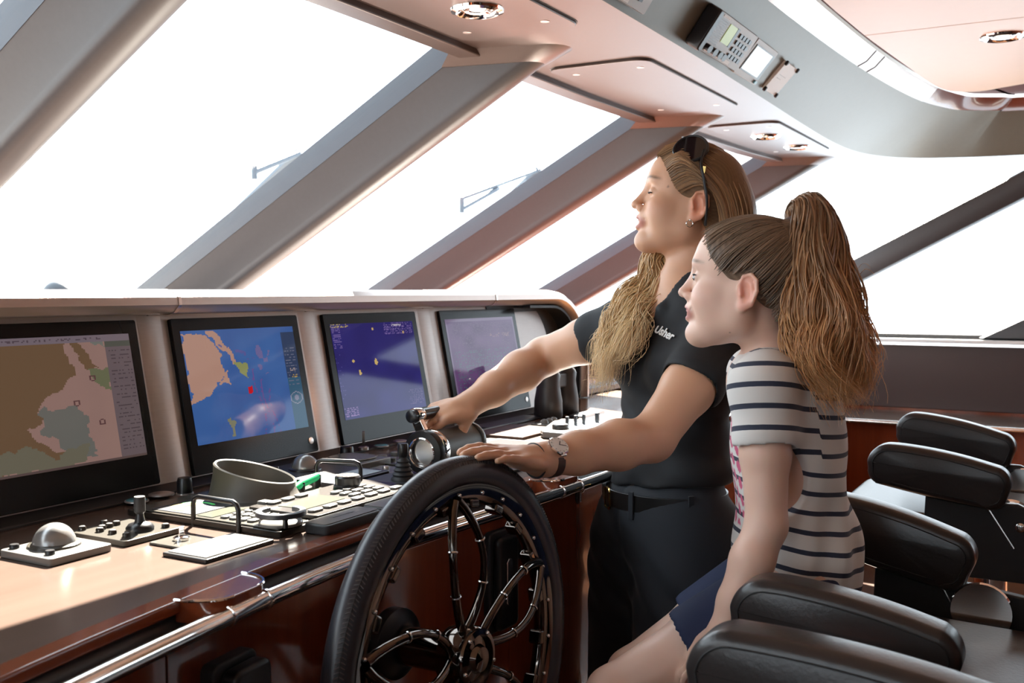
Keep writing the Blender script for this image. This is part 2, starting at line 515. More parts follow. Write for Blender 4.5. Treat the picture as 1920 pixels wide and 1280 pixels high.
# ---- side walls: wood below, ledge with chrome edge, dark panel, bright sill, windows with raked mullions
def side(name, X, s, wn):
    """s = +1 right wall (room on its -X side), -1 left wall"""
    m = MB()
    y0, y1 = YB, 3.55
    yc, dy = (y0 + y1) / 2, y1 - y0
    m.box((X + s * 0.04, yc, 0.35), (0.08, dy, 0.70))
    w = m.build(name, 'mahogany', kind='structure')
    MB().box((X + s * 0.04, yc, 0.875), (0.08, dy, 0.35)).build('dark_band', 'dark_panel', w, bevel=0.004)
    MB().box((X + s * 0.04, yc, 2.12), (0.08, dy - 1.9, 0.10)).build('head', 'white_paint', w)
    MB().box((X - s * 0.01, yc, 1.077), (0.12, dy, 0.022)).build('sill', 'white_paint', w, bevel=0.004)
    MB().box((X + s * 0.02, yc, 1.10), (0.05, dy, 0.024)).build('sill_gasket', 'black_matte', w)
    g = MB().box((X + s * 0.05, yc, (1.09 + ZT) / 2 + 0.02), (0.008, dy, ZT - 1.09 + 0.04))
    g.build('window_%d' % wn, 'window_glass', kind='structure')
    k = 20
    for yt in (0.03, -1.45, -2.95):
        q = V(X - s * 0.02, yt, ZT + 0.01)
        n = MB(); n.sm = True
        pr = [(b, a) for a, b in rrect(0.30, 0.09, 0.035, 4)]
        n.hexa([q + V(a, b, 0) for a, b in pr], [down(q, 1.10) + V(a - 0.05 * 1.8, b, 0) for a, b in pr])
        n.build('trim_%d' % (wn * 3 + int(abs(yt) * 2)), 'pillar_paint', kind='structure', sharp=30)
    if s < 0: MB().box((X + 0.02, -1.6, 1.58), (0.05, 3.2, 0.98)).build('light_block_panel', 'mahogany', w)  # unseen panel added over the aft left windows to cut fill light
    return w
side('wall_right', XR, 1, 7)
side('wall_left', XL, -1, 8)
# ---------------------------------------------------------------- helm console
def rail_y(x): return float(np.interp(x, [-1.2, 0.0, 0.4, 0.66, 0.913, 1.12, 1.24, 1.44, 1.81, 1.98, 2.2, 3.4], [0.35, 0.70, 0.82, 0.878, 0.915, 0.936, 0.944, 0.942, 0.912, 0.905, 0.90, 0.90]))
XS = [-0.6 + 0.1 * i for i in range(41)]
def sm_rail(x): return sum(rail_y(x + d) for d in (-0.12, -0.06, 0, 0.06, 0.12)) / 5
def lip_y(x): return sm_rail(x) + 0.05
ZC = 0.975
# cabinet with wooden front panels
cab = thing('console_cabinet', (1.4, 1.3, 0.0), 'dark red mahogany helm cabinet under the worktop', 'cabinet')
m = MB()
po = [(x, lip_y(x) + 0.035) for x in XS] + [(3.4, 1.58), (-0.6, 1.58)]
prism(m, po, (0, 0, 0), (1, 0, 0), (0, 1, 0), (0, 0, 1), 0.0, 0.912)
m.build('carcass', 'black_matte', cab)
brk = [-0.6, -0.1, 0.42, 0.885, 1.32, 1.752, 2.2, 2.75, 3.4]
for a, b in zip(brk[:-1], brk[1:]):
    m = MB()
    xs = np.linspace(a + 0.0012, b - 0.0012, 5)
    fr = [(x, lip_y(x) + 0.018) for x in xs]; bk = [(x, lip_y(x) + 0.045) for x in reversed(xs)]
    prism(m, fr + bk, (0, 0, 0), (1, 0, 0), (0, 1, 0), (0, 0, 1), 0.09, 0.912)
    m.build('front_panel', 'mahogany', cab, bevel=0.0012, seg=1)
m = MB()
prism(m, [(x, lip_y(x) + 0.07) for x in XS] + [(3.4, 1.2), (-0.6, 1.2)], (0, 0, 0), (1, 0, 0), (0, 1, 0), (0, 0, 1), 0.0, 0.09)
m.build('kick_plate', 'black_matte', cab)
# worktop: continuous wooden top with a glossy lip
top = thing('worktop', (1.4, 1.3, 0.93), 'light brown wooden worktop of the helm console, dark in the shade', 'worktop')
m = MB()
po = [(x, lip_y(x) + 0.026) for x in np.linspace(-0.6, 3.6, 43)] + [(3.6, 1.6), (-0.6, 1.6)]
pl_ = [p for p in po if p[0] <= 2.95]; pr_ = [p for p in po if p[0] > 2.95]
mat('sunlit_wood', (0.13, 0.062, 0.026), 0.2, spec=0.2)  # orange colour stands in for sunlight on the right end of the wood
prism(m, pl_[:-1] + [(2.95, lip_y(2.95) + 0.026), (2.95, 1.6)] + pl_[-1:], (0, 0, 0), (1, 0, 0), (0, 1, 0), (0, 0, 1), 0.913, ZC)
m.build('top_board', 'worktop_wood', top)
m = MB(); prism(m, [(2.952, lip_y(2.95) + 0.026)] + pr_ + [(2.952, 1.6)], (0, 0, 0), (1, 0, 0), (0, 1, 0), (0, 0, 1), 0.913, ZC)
m.build('end_board', 'sunlit_wood', top)
m = MB()
m.sweep([(-0.016, -0.014), (0.016, -0.014), (0.016, 0.003), (-0.016, 0.003)], [V(x, lip_y(x) + 0.013, ZC - 0.002) for x in np.linspace(-0.6, 3.6, 61)], sm=False)
m.build('edge_lip', 'mahogany_h', top, bevel=0.0035)
# dark leather strip in front of the monitors
MB().box((1.25, 1.515, ZC + 0.002), (3.6, 0.075, 0.006)).build('rear_strip', 'black_matte', top, bevel=0.002)

# dark padded band under the worktop edge
m = MB()
pth = [V(x, lip_y(x) + 0.022, 0.937) for x in np.linspace(-0.6, 3.4, 61)]
m.sweep([(0.02 * math.cos(t) * 1.0, 0.022 * math.sin(t)) for t in np.linspace(0, 2 * math.pi, 14)[:-1]], pth)
m.build('padded_band', 'dark_leather', top)
# chrome grab rail with joint rings
m = MB()
pth = [V(x, sm_rail(x), 0.953) for x in np.linspace(-0.6, 2.16, 70)]
m.tube(pth, 0.0115, 16)
rail = m.build('grab_rail', 'chrome', top)
for x in (0.925, 1.0, 1.83, 1.905):
    t = unit(V(0.1, sm_rail(x + 0.05) - sm_rail(x - 0.05), 0))
    MB().lathe([(0.0122, -0.003), (0.0135, -0.002), (0.0135, 0.002), (0.0122, 0.003)], (x, sm_rail(x), 0.953), t, 18).build('joint_ring', 'chrome', rail)
# wooden bridge pieces with scooped sides that carry the rail
for xc in (0.952, 1.868):
    w0, w1 = 0.066, 0.026
    left = [(-w0 + (w0 - w1) * (1 - math.cos(a)), -0.056 * math.sin(a)) for a in np.linspace(0, math.pi / 2, 9)]
    right = [(-p[0], p[1]) for p in reversed(left)]
    ea = unit(V(0.2, lip_y(xc + 0.1) - lip_y(xc - 0.1), 0)); eb = V(-ea[1], ea[0], 0)
    o = V(xc, lip_y(xc) + 0.004, 0)
    m = MB(); prism(m, left + right, o, ea, eb, (0, 0, 1), 0.948, 0.9755)
    br = m.build('rail_bridge', 'mahogany_h', top, bevel=0.002)
    for s_ in (left, right):
        MB().tube([o + ea * p[0] + eb * p[1] + V(0, 0, 0.976) for p in s_], 0.0022, 6).build('chrome_bead', 'chrome', br)

# monitor bank: tilted fascia, brow and deck behind
EU = unit((0, 0.07, 0.345)); EN = np.cross((1, 0, 0), EU); EN = -EN if EN[1] > 0 else EN
PB = V(0, 1.552, 0.972)
bank = thing('monitor_bank', (1.4, 1.6, 0.97), 'taupe metal housing with a rounded brow that holds the four monitors', 'console')
mat('panel_metal', (0.36, 0.31, 0.29), 0.36, 0.55, noise=(30, 0.04, (1, 1, 8)))
seams = [-0.6, 0.50, 0.955, 1.432, 1.90, 2.39, 3.10]
for k, (a, b) in enumerate(zip(seams[:-1], seams[1:])):
    m = MB()
    if k == len(seams) - 2:
        r = 0.13
        po = [(a, 0), (b, 0)] + [(b - r + r * math.cos(t), 0.352 - r + r * math.sin(t)) for t in np.linspace(0, math.pi / 2, 9)] + [(a, 0.352)]
    else: po = [(a, 0), (b, 0), (b, 0.352), (a, 0.352)]
    po = [(x + (0.0008 if x == a else -0.0008 if x == b else 0), y) for x, y in po]
    prism(m, po, PB, (1, 0, 0), EU, EN, -0.012, 0.0)
    m.build('panel_plate', 'panel_metal', bank, bevel=0.003)
    # soft fold next to each seam
    if k < len(seams) - 2:
        f = MB(); f.sm = True
        pr = [(-0.030, 0), (-0.016, 0.0018), (0, 0.0026), (0.016, 0.0018), (0.030, 0), (0.030, -0.004), (-0.030, -0.004)]
        lo = [PB + V(b, 0, 0) + V(q, 0, 0) + EN * h for q, h in pr]
        hi = [p + EU * 0.335 for p in lo]
        f.hexa(lo, hi); f.build('seam_fold', 'panel_metal', bank, sharp=50)
# brow
def brow_frame(pts):
    fr = []
    for i in range(len(pts)):
        t = unit(pts[min(i + 1, len(pts) - 1)] - pts[max(i - 1, 0)])
        fr.append((V(0, 1, 0), unit(np.cross(t, (0, 1, 0)))))
    return fr
RC = 0.24
cx, cz = 3.06, 1.328 - RC
path = [V(x, 1.60, 1.328) for x in np.linspace(-0.6, cx, 24)] + [V(cx + RC * math.sin(t), 1.60, cz + RC * math.cos(t)) for t in np.linspace(0, math.pi / 2, 12)[1:]] + [V(cx + RC, 1.60, 0.98)]
pr = [(0.06, -0.024), (-0.02, -0.024), (-0.048, -0.019), (-0.062, -0.005), (-0.060, 0.010), (-0.045, 0.020), (-0.02, 0.0245), (0.06, 0.0245)]
m = MB(); m.sweep(pr, path, frames=brow_frame(path)); brow = m.build('brow', 'satin_bronze' if 'satin_bronze' in MATS else mat('satin_bronze', (0.50, 0.41, 0.37), 0.30, 0.6), bank, sharp=45)
for x in (1.44, 2.66):
    m = MB(); m.sweep([(a * 1.03, b * 1.05) for a, b in pr], [V(x - 0.004, 1.60, 1.328), V(x + 0.004, 1.60, 1.328)], frames=brow_frame([V(0, 1.6, 1.3), V(1, 1.6, 1.3)])); m.build('joint_ring', 'pearl_trim', brow)
# inner lining of the arch, coloured black for the shadow in the recess
path2 = [V(2.9, 1.60, 1.300)] + [V(cx + (RC - 0.03) * math.sin(t), 1.60, cz + (RC - 0.03) * math.cos(t)) for t in np.linspace(0, math.pi / 2, 12)] + [V(cx + RC - 0.03, 1.60, 0.978)]
m = MB(); m.sweep([(-0.045, -0.004), (0.05, -0.004), (0.05, 0.004), (-0.045, 0.004)], path2, frames=brow_frame(path2)); m.build('arch_shadow_lining', 'black_matte', bank)
MB().box((2.98, 1.625, 1.14), (0.50, 0.02, 0.33)).build('arch_shadow_back', 'black_matte', bank)  # black backing, standing in for the shadow inside the arch
# deck between brow and windscreen, with its rounded end
m = MB()
prof = [V(0, 1.63, 1.345), V(0, 3.30, 1.10), V(0, 3.30, 0.2), V(0, 1.68, 0.2)]
m.hexa([p + V(-3.1, 0, 0) for p in prof], [p + V(3.24, 0, 0) for p in prof])
m.build('wall_front', 'soffit', kind='structure')
m = MB()
m.box((4.67, 2.485, 0.54), (2.82, 1.73, 1.08))
wf = m.build('wall_front_side', 'mahogany_h', kind='structure')
MB().box((4.66, 1.60, ZC + 0.012), (2.7, 0.04, 0.024)).build('shelf_strip', 'worktop_wood', wf, bevel=0.004)
# low side cabinet along the right wall
sc_ = thing('side_cabinet', (5.85, 0.2, 0.0), 'low mahogany side cabinet with chrome edge under the right windows', 'cabinet')
MB().box((5.88, 0.2, 0.33), (0.42, 3.6, 0.66)).build('body', 'mahogany', sc_, bevel=0.004)
MB().box((5.87, 0.2, 0.672), (0.46, 3.64, 0.024)).build('cabinet_top', 'worktop_wood', sc_, bevel=0.004)
m = MB(); m.tube([V(5.63, y, 0.668) for y in (-1.6, 0.2, 2.0)], 0.013, 12); m.build('edge_rail', 'chrome', sc_)
cs = thing('console_extension', (4.3, 1.6, 0.0), 'wooden counter running on to the right behind the woman', 'counter')
MB().box((4.6, 1.455, 0.46), (1.9, 0.28, 0.92)).build('body', 'mahogany', cs, bevel=0.004)
MB().box((4.62, 1.455, 0.945), (1.95, 0.29, 0.04)).build('counter_top', 'sunlit_wood', cs, bevel=0.004)

# ---- monitors with their pictures
def screen_mat(name, strength):
    return mat(name, (0.004, 0.004, 0.005), 0.06, 0, spec=0.5, emis=(0, 0, 0), estr=strength)
def picture(name, img, strength):
    """flat picture: a grid of quads that carries its colours as an attribute shown by the lit screen"""
    m = mat(name, (0.006, 0.006, 0.007), 0.05, 0, spec=0.16)
    nt = m.node_tree; b = nt.nodes['Principled BSDF']
    a = nt.nodes.new('ShaderNodeAttribute'); a.attribute_name = 'picture'
    nt.links.new(a.outputs['Color'], b.inputs['Emission Color']); b.inputs['Emission Strength'].default_value = strength
    return m
def grid_noise(h, w, n, seed):
    r = np.random.RandomState(seed); g = r.rand(n + 2, n + 2)
    y = np.linspace(0, n, h); x = np.linspace(0, n, w)
    yi = y.astype(int); xi = x.astype(int); fy = (y - yi)[:, None]; fx = (x - xi)[None]
    fy = fy * fy * (3 - 2 * fy); fx = fx * fx * (3 - 2 * fx)
    a = g[np.ix_(yi, xi)]; b = g[np.ix_(yi, xi + 1)]; c = g[np.ix_(yi + 1, xi)]; d = g[np.ix_(yi + 1, xi + 1)]
    return (a * (1 - fx) + b * fx) * (1 - fy) + (c * (1 - fx) + d * fx) * fy
def inpoly(A, B, poly):
    r = np.zeros(A.shape, bool); n = len(poly)
    for i in range(n):
        (x1, y1), (x2, y2) = poly[i], poly[(i + 1) % n]
        c = ((y1 > B) != (y2 > B)) & (A < (x2 - x1) * (B - y1) / (y2 - y1 + 1e-12) + x1)
        r ^= c
    return r
HN, WN = 110, 100
BB, AA = np.mgrid[0:HN, 0:WN]; AA = (AA + 0.5) / WN; BB = 1 - (BB + 0.5) / HN     # a to the right, b up
JA = AA + (grid_noise(HN, WN, 14, 3) - 0.5) * 0.05 + (grid_noise(HN, WN, 40, 5) - 0.5) * 0.02
JB = BB + (grid_noise(HN, WN, 14, 4) - 0.5) * 0.05 + (grid_noise(HN, WN, 40, 6) - 0.5) * 0.02
def fill(img, mask, c): img[mask] = c
def disc(a, b, r): return (AA - a) ** 2 + (BB - b) ** 2 < r * r
def fake_rows(img, a0, a1, b0, b1, c, seed, rows, dens=0.55):
    """rows of tiny unreadable figures, as small as the display shows them"""
    r = np.random.RandomState(seed)
    for i in range(rows):
        bb = b1 - (i + 0.5) * (b1 - b0) / rows
        row = int((1 - bb) * HN)
        for x in range(int(a0 * WN), int(a1 * WN)):
            if r.rand() < dens and 0 <= row < HN: img[row, x] = c
def pic_chart_pale():
    im = np.zeros((HN, WN, 3)); im[:] = (0.60, 0.36, 0.31)
    fill(im, inpoly(JA, JB, [(0, 1), (0.58, 1), (0.57, 0.86), (0.63, 0.76), (0.62, 0.70), (0.50, 0.58), (0.37, 0.50), (0.38, 0.40), (0.30, 0.33), (0.35, 0.22), (0.48, 0.12), (0.35, 0.05), (0, 0.0)]), (0.30, 0.175, 0.095))
    fill(im, inpoly(JA, JB, [(0.60, 0.98), (0.66, 0.95), (0.76, 0.74), (0.70, 0.70)]), (0.30, 0.175, 0.095))
    fill(im, inpoly(JA, JB, [(0.70, 0.72), (0.84, 0.74), (0.84, 0.56), (0.76, 0.60)]), (0.28, 0.29, 0.16))
    fill(im, inpoly(JA, JB, [(0.72, 0.99), (0.82, 0.99), (0.82, 0.90), (0.74, 0.91)]), (0.33, 0.34, 0.30))
    fill(im, inpoly(JA, JB, [(0.38, 0.47), (0.60, 0.45), (0.66, 0.33), (0.66, 0.06), (0.50, 0.08), (0.46, 0.20), (0.38, 0.30)]), (0.29, 0.28, 0.25))
    fill(im, inpoly(JA, JB, [(0.10, 0.16), (0.30, 0.20), (0.42, 0.10), (0.62, 0.16), (0.60, 0.02), (0.05, 0.02)]), (0.30, 0.27, 0.19))
    for a, b in ((0.72, 0.66), (0.60, 0.48), (0.74, 0.31), (0.86, 0.72)): fill(im, disc(a, b, 0.024) & ~disc(a, b, 0.014), (0.22, 0.10, 0.10))
    fill(im, AA > 0.83, (0.27, 0.20, 0.22)); fill(im, (AA > 0.83) & (BB > 0.90), (0.16, 0.17, 0.14))
    fake_rows(im, 0.85, 0.99, 0.06, 0.88, (0.14, 0.10, 0.115), 5, 26, 0.5)
    fill(im, BB > 0.945, (0.36, 0.28, 0.33)); fake_rows(im, 0.06, 0.82, 0.955, 0.99, (0.17, 0.12, 0.15), 8, 2, 0.35)
    fill(im, BB < 0.02, (0.20, 0.13, 0.12))
    return im
def pic_chart_blue():
    im = np.zeros((HN, WN, 3)); im[:] = (0.045, 0.115, 0.33)
    im += (grid_noise(HN, WN, 8, 9)[..., None] - 0.5) * np.array([0.01, 0.03, 0.05])
    land = (0.44, 0.25, 0.19)
    fill(im, inpoly(JA, JB, [(0, 0.98), (0.20, 0.96), (0.30, 0.80), (0.31, 0.62), (0.22, 0.48), (0.12, 0.40), (0, 0.36)]), land)
    fill(im, inpoly(JA, JB, [(0.20, 1.0), (0.28, 1.0), (0.36, 0.84), (0.44, 0.70), (0.40, 0.68), (0.31, 0.82)]), land)
    fill(im, inpoly(JA, JB, [(0.40, 0.70), (0.52, 0.69), (0.52, 0.55), (0.46, 0.60)]), (0.26, 0.27, 0.10))
    fill(im, inpoly(JA, JB, [(0.28, 0.58), (0.34, 0.64), (0.33, 0.52), (0.26, 0.50)]), land)
    fill(im, (grid_noise(HN, WN, 16, 12) > 0.55) & inpoly(JA, JB, [(0.62, 0.86), (0.74, 0.80), (0.70, 0.58), (0.64, 0.52)]), (0.15, 0.13, 0.30))
    fill(im, inpoly(JA, JB, [(0.28, 0.18), (0.32, 0.18), (0.32, 0.02), (0.29, 0.02)]), (0.20, 0.20, 0.13))
    fill(im, inpoly(AA, BB, [(0.49, 0.455), (0.53, 0.46), (0.535, 0.40), (0.495, 0.39)]), (0.55, 0.01, 0.02))
    for k, a in enumerate((0.58, 0.64, 0.70)):
        fill(im, (abs(AA - a - 0.03 * np.sin(BB * 9 + k)) < 0.006) & (BB < 0.62 - 0.1 * k) & (grid_noise(HN, WN, 50, k) > 0.4), (0.13, 0.08, 0.27))
    fill(im, inpoly(JA, JB, [(0.30, 0.86), (0.36, 0.86), (0.60, 0.72), (0.58, 0.70)]) & (grid_noise(HN, WN, 30, 2) > 0.5), (0.10, 0.10, 0.30))
    fill(im, (AA > 0.87) & (BB < 0.95), (0.035, 0.10, 0.17)); fill(im, (AA > 0.87) & (BB > 0.50) & (BB < 0.95), (0.03, 0.05, 0.11))
    fake_rows(im, 0.885, 0.98, 0.42, 0.80, (0.14, 0.15, 0.22), 3, 13, 0.5)
    fake_rows(im, 0.90, 0.96, 0.56, 0.60, (0.40, 0.30, 0.26), 4, 2, 0.7); fake_rows(im, 0.92, 0.97, 0.50, 0.53, (0.50, 0.32, 0.05), 4, 2, 0.7)
    fill(im, disc(0.93, 0.30, 0.06) & ~disc(0.93, 0.30, 0.052), (0.24, 0.25, 0.33)); fill(im, disc(0.93, 0.30, 0.025), (0.20, 0.20, 0.29))
    return im
def pic_radar():
    im = np.zeros((HN, WN, 3)); im[:] = (0.018, 0.014, 0.105)
    im += grid_noise(HN, WN, 6, 19)[..., None] * np.array([0.006, 0.006, 0.04])
    for a, b, s in ((0.46, 0.57, 0.022), (0.195, 0.60, 0.014), (0.25, 0.47, 0.018), (0.48, 0.93, 0.010), (0.86, 0.88, 0.012)):
        fill(im, ((AA - a) / (s * 0.8)) ** 2 + ((BB - b) / (s * 1.4)) ** 2 + (grid_noise(HN, WN, 40, 7) - 0.5) < 1, (0.52, 0.36, 0.12))
    fake_rows(im, 0.01, 0.10, 0.74, 0.98, (0.16, 0.11, 0.30), 3, 12, 0.6); fake_rows(im, 0.0, 0.2, 0.96, 1.0, (0.40, 0.30, 0.10), 6, 3, 0.5)
    fake_rows(im, 0.62, 0.98, 0.86, 0.99, (0.15, 0.10, 0.28), 13, 9, 0.4); fake_rows(im, 0.72, 0.84, 0.95, 0.98, (0.45, 0.40, 0.45), 15, 2, 0.8)
    fake_rows(im, 0.01, 0.16, 0.02, 0.12, (0.22, 0.14, 0.34), 23, 6, 0.6); fake_rows(im, 0.8, 0.98, 0.05, 0.22, (0.10, 0.07, 0.20), 25, 9, 0.4)
    fake_rows(im, 0.0, 0.06, 0.2, 0.7, (0.07, 0.06, 0.22), 33, 12, 0.2)
    return im
def pic_dark():
    im = np.zeros((HN, WN, 3)); im[:] = (0.055, 0.022, 0.075)
    im += (grid_noise(HN, WN, 7, 29)[..., None]) * np.array([0.05, 0.03, 0.06])
    fill(im, (BB > 0.965) | (AA < 0.02) | (AA > 0.98), (0.14, 0.10, 0.17))
    fake_rows(im, 0.05, 0.95, 0.62, 0.94, (0.10, 0.06, 0.12), 43, 18, 0.3); fake_rows(im, 0.6, 0.9, 0.74, 0.80, (0.26, 0.16, 0.16), 44, 3, 0.3)
    fake_rows(im, 0.05, 0.95, 0.05, 0.6, (0.05, 0.11, 0.12), 45, 24, 0.25)
    return im
mat('bezel_black', (0.006, 0.006, 0.007), 0.22, spec=0.18)
def monitor(x0, x1, img, label, strength, btn):
    s0, s1 = 0.010, 0.327
    t = thing('monitor', PB + V((x0 + x1) / 2, 0, 0) + EU * s0, label, 'monitor', 'navigation monitors in the console')
    m = MB()
    po = [(a + (x0 + x1) / 2, b + (s0 + s1) / 2) for a, b in rrect(x1 - x0, s1 - s0, 0.004, 2)]
    prism(m, po, PB, (1, 0, 0), EU, EN, -0.004, 0.009)
    m.build('bezel', 'bezel_black', t, bevel=0.0015)
    a0, a1, b0, b1 = x0 + 0.020, x1 - 0.022, s0 + 0.058, s1 - 0.026
    H, Wd = img.shape[:2]
    gx = np.linspace(a0, a1, Wd + 1); gy = np.linspace(b1, b0, H + 1)
    vs = [PB + V(x, 0, 0) + EU * y + EN * 0.0096 for y in gy for x in gx]
    fs = [(j * (Wd + 1) + i, (j + 1) * (Wd + 1) + i, (j + 1) * (Wd + 1) + i + 1, j * (Wd + 1) + i + 1) for j in range(H) for i in range(Wd)]
    mb = MB(); mb.add(vs, fs, False)
    pm = picture('screen_' + str(len(MATS)), img, strength)
    o = mb.build('screen', pm, t, weld=False)
    at_ = o.data.attributes.new('picture', 'FLOAT_COLOR', 'FACE')
    at_.data.foreach_set('color', np.concatenate([img.reshape(-1, 3), np.ones((H * Wd, 1))], 1).ravel().astype(np.float32))
    if btn:
        MB().lathe([(0.008, 0.009), (0.008, 0.0105), (0.006, 0.011)], PB + V(x1 - 0.022, 0, 0) + EU * (s0 + 0.026), EN, 14).build('power_button', 'satin_metal', t)
    return t
monitor(1.01, 1.392, pic_chart_pale(), 'leftmost monitor showing a pale brown and pink nautical chart', 0.28, False)
monitor(1.478, 1.856, pic_chart_blue(), 'monitor showing a blue nautical chart with a red mark', 0.62, True)
monitor(1.948, 2.336, pic_radar(), 'monitor showing a dark navy radar picture with yellow echoes', 0.75, False)
monitor(2.455, 2.89, pic_dark(), "monitor with a dark purple picture behind the woman's outstretched arm", 0.8, True)
# ---------------------------------------------------------------- instruments on the worktop
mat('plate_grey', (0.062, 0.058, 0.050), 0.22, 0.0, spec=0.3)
mat('label_white', (0.80, 0.78, 0.74), 0.4)
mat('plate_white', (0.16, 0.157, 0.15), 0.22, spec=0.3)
mat('plate_dark', (0.030, 0.033, 0.042), 0.32)
mat('bronze_plate', (0.024, 0.020, 0.017), 0.22, 0.0, spec=0.3)
mat('grey_ring', (0.085, 0.080, 0.070), 0.45, 0.1)
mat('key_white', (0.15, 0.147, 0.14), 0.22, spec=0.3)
mat('lcd', (0.085, 0.09, 0.07), 0.15, spec=0.3)
mat('green_lit_plastic', (0.010, 0.26, 0.09), 0.3, emis=(0.0, 0.5, 0.16), estr=0.35)  # emission stands in for sunlight passing through the plastic
mat('track_ball', (0.30, 0.30, 0.30), 0.25, 0.6)
mat('blue_cap', (0.10, 0.30, 0.38), 0.25)
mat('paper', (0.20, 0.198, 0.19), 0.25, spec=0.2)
mat('wood_orange', (0.40, 0.20, 0.10), 0.35)
Z0 = ZC
def slab(name, x0, x1, y0, y1, z0, z1, m, parent, r=0.006, bevel=0.0015):
    b = MB(); po = [(a + (x0 + x1) / 2, q + (y0 + y1) / 2) for a, q in rrect(x1 - x0, y1 - y0, r, 3)]
    prism(b, po, (0, 0, 0), (1, 0, 0), (0, 1, 0), (0, 0, 1), z0, z1)
    return b.build(name, m, parent, bevel=bevel)
def knob(name, x, y, z, r, h, m, parent, n=18):
    return MB().lathe([(r, 0), (r, h * 0.75), (r * 0.86, h), (r * 0.2, h)], (x, y, z), n=n).build(name, m, parent)
# 1 trackball plate at the left
t = thing('trackball_panel', (0.965, 1.284, Z0), 'pale trackball plate with a large silver dome ball at the left of the worktop', 'trackball')
slab('plate', 0.912, 1.016, 1.228, 1.338, Z0, Z0 + 0.011, 'plate_white', t)
MB().lathe([(0.037, 0), (0.036, 0.003), (0.031, 0.005)], (0.968, 1.293, Z0 + 0.011), n=32).build('collar', 'plate_grey', t)
MB().sphere((0.968, 1.293, Z0 + 0.012), (0.030, 0.030, 0.031), 28, 12, half=True).build('ball', 'track_ball', t)
for x, y in ((0.928, 1.326), (0.93, 1.252)): knob('button', x, y, Z0 + 0.011, 0.0068, 0.006, 'black_plastic', t)
# 2 joystick plate with round push buttons
t = thing('joystick_panel', (1.094, 1.292, Z0), 'grey plate with round push buttons and a short black joystick', 'control panel')
slab('plate', 1.038, 1.147, 1.228, 1.358, Z0, Z0 + 0.009, 'plate_grey', t)
for x, y in [(1.056, 1.345), (1.10, 1.349), (1.090, 1.325), (1.106, 1.328), (1.075, 1.323), (1.062, 1.312), (1.062, 1.284), (1.060, 1.251), (1.131, 1.247)]:
    b = knob('push_button', x, y, Z0 + 0.009, 0.0062, 0.0055, 'bronze_plate', t)
    knob('button_cap', x, y, Z0 + 0.0145, 0.0045, 0.001, 'key_white', b, 12)
j = MB().lathe([(0.021, 0), (0.021, 0.005), (0.017, 0.010), (0.008, 0.013), (0.006, 0.022), (0.0055, 0.026)], (1.099, 1.267, Z0 + 0.009)).build('stick_base', 'black_plastic', t)
MB().lathe([(0.005, 0), (0.0085, 0.004), (0.0085, 0.024), (0.0078, 0.027)], (1.099, 1.267, Z0 + 0.034)).build('stick_grip', 'black_matte', t)
# 3 key switch plate
t = thing('key_switch', (1.098, 1.18, Z0), 'small square metal plate with a turned key in it', 'key switch')
slab('plate', 1.066, 1.129, 1.146, 1.212, Z0, Z0 + 0.004, 'plate_grey', t, 0.003)
MB().lathe([(0.012, 0), (0.012, 0.004), (0.009, 0.006)], (1.10, 1.18, Z0 + 0.004)).build('barrel', 'chrome', t)
MB().box((1.10, 1.18, Z0 + 0.016), (0.010, 0.003, 0.016)).build('key', 'chrome', t, bevel=0.001)
# 4 framed white card
t = thing('framed_card', (1.095, 1.10, Z0), 'white card in a flat black frame lying on the worktop by the key', 'card')
slab('frame', 1.028, 1.165, 1.056, 1.142, Z0, Z0 + 0.006, 'black_plastic', t, 0.003)
slab('card', 1.034, 1.159, 1.062, 1.136, Z0 + 0.0061, Z0 + 0.0072, 'paper', t, 0.001, 0)
# 5 pilot control unit with bowl-shaped collar, colour display, handle and crescent lever
t = thing('pilot_control_unit', (1.34, 1.235, Z0), 'grey steering control unit with a tilted bowl collar and black grab handle', 'control panel')
slab('housing', 1.190, 1.505, 1.068, 1.405, Z0, Z0 + 0.010, 'bronze_plate', t, 0.006)
slab('face', 1.196, 1.498, 1.076, 1.398, Z0 + 0.010, Z0 + 0.0125, 'plate_grey', t, 0.004, 0.001)
d_ = slab('colour_display', 1.204, 1.300, 1.262, 1.360, Z0 + 0.0125, Z0 + 0.0135, 'plate_dark', t, 0.002, 0)
mat('display_yellow', (0.55, 0.42, 0.06), 0.3, emis=(0.6, 0.45, 0.05), estr=0.3)
mat('display_green', (0.10, 0.50, 0.15), 0.3, emis=(0.05, 0.5, 0.1), estr=0.3)
for (cx_, cy_, r0, r1, a0, a1, mm) in ((1.245, 1.312, 0.012, 0.034, 0.3, 3.6, 'display_yellow'), (1.245, 1.312, 0.034, 0.040, -0.6, 1.2, 'display_green')):
    q = [(cx_ + r1 * math.cos(a), cy_ + r1 * math.sin(a)) for a in np.linspace(a0, a1, 16)] + [(cx_ + r0 * math.cos(a), cy_ + r0 * math.sin(a)) for a in np.linspace(a1, a0, 16)]
    b = MB(); prism(b, q, (0, 0, 0), (1, 0, 0), (0, 1, 0), (0, 0, 1), Z0 + 0.0136, Z0 + 0.0140); b.build('dial_sector', mm, d_)
slab('lcd_strip', 1.204, 1.28, 1.222, 1.256, Z0 + 0.0125, Z0 + 0.0135, 'lcd', t, 0.002, 0)
for i in range(3):
    for k in range(4): slab('key', 1.208 + 0.026 * i, 1.228 + 0.026 * i, 1.140 + 0.019 * k, 1.154 + 0.019 * k, Z0 + 0.0125, Z0 + 0.016, 'key_white', t, 0.004, 0.001)
slab('box_button', 1.297, 1.317, 1.195, 1.215, Z0 + 0.0125, Z0 + 0.024, 'key_white', t, 0.003, 0.002)
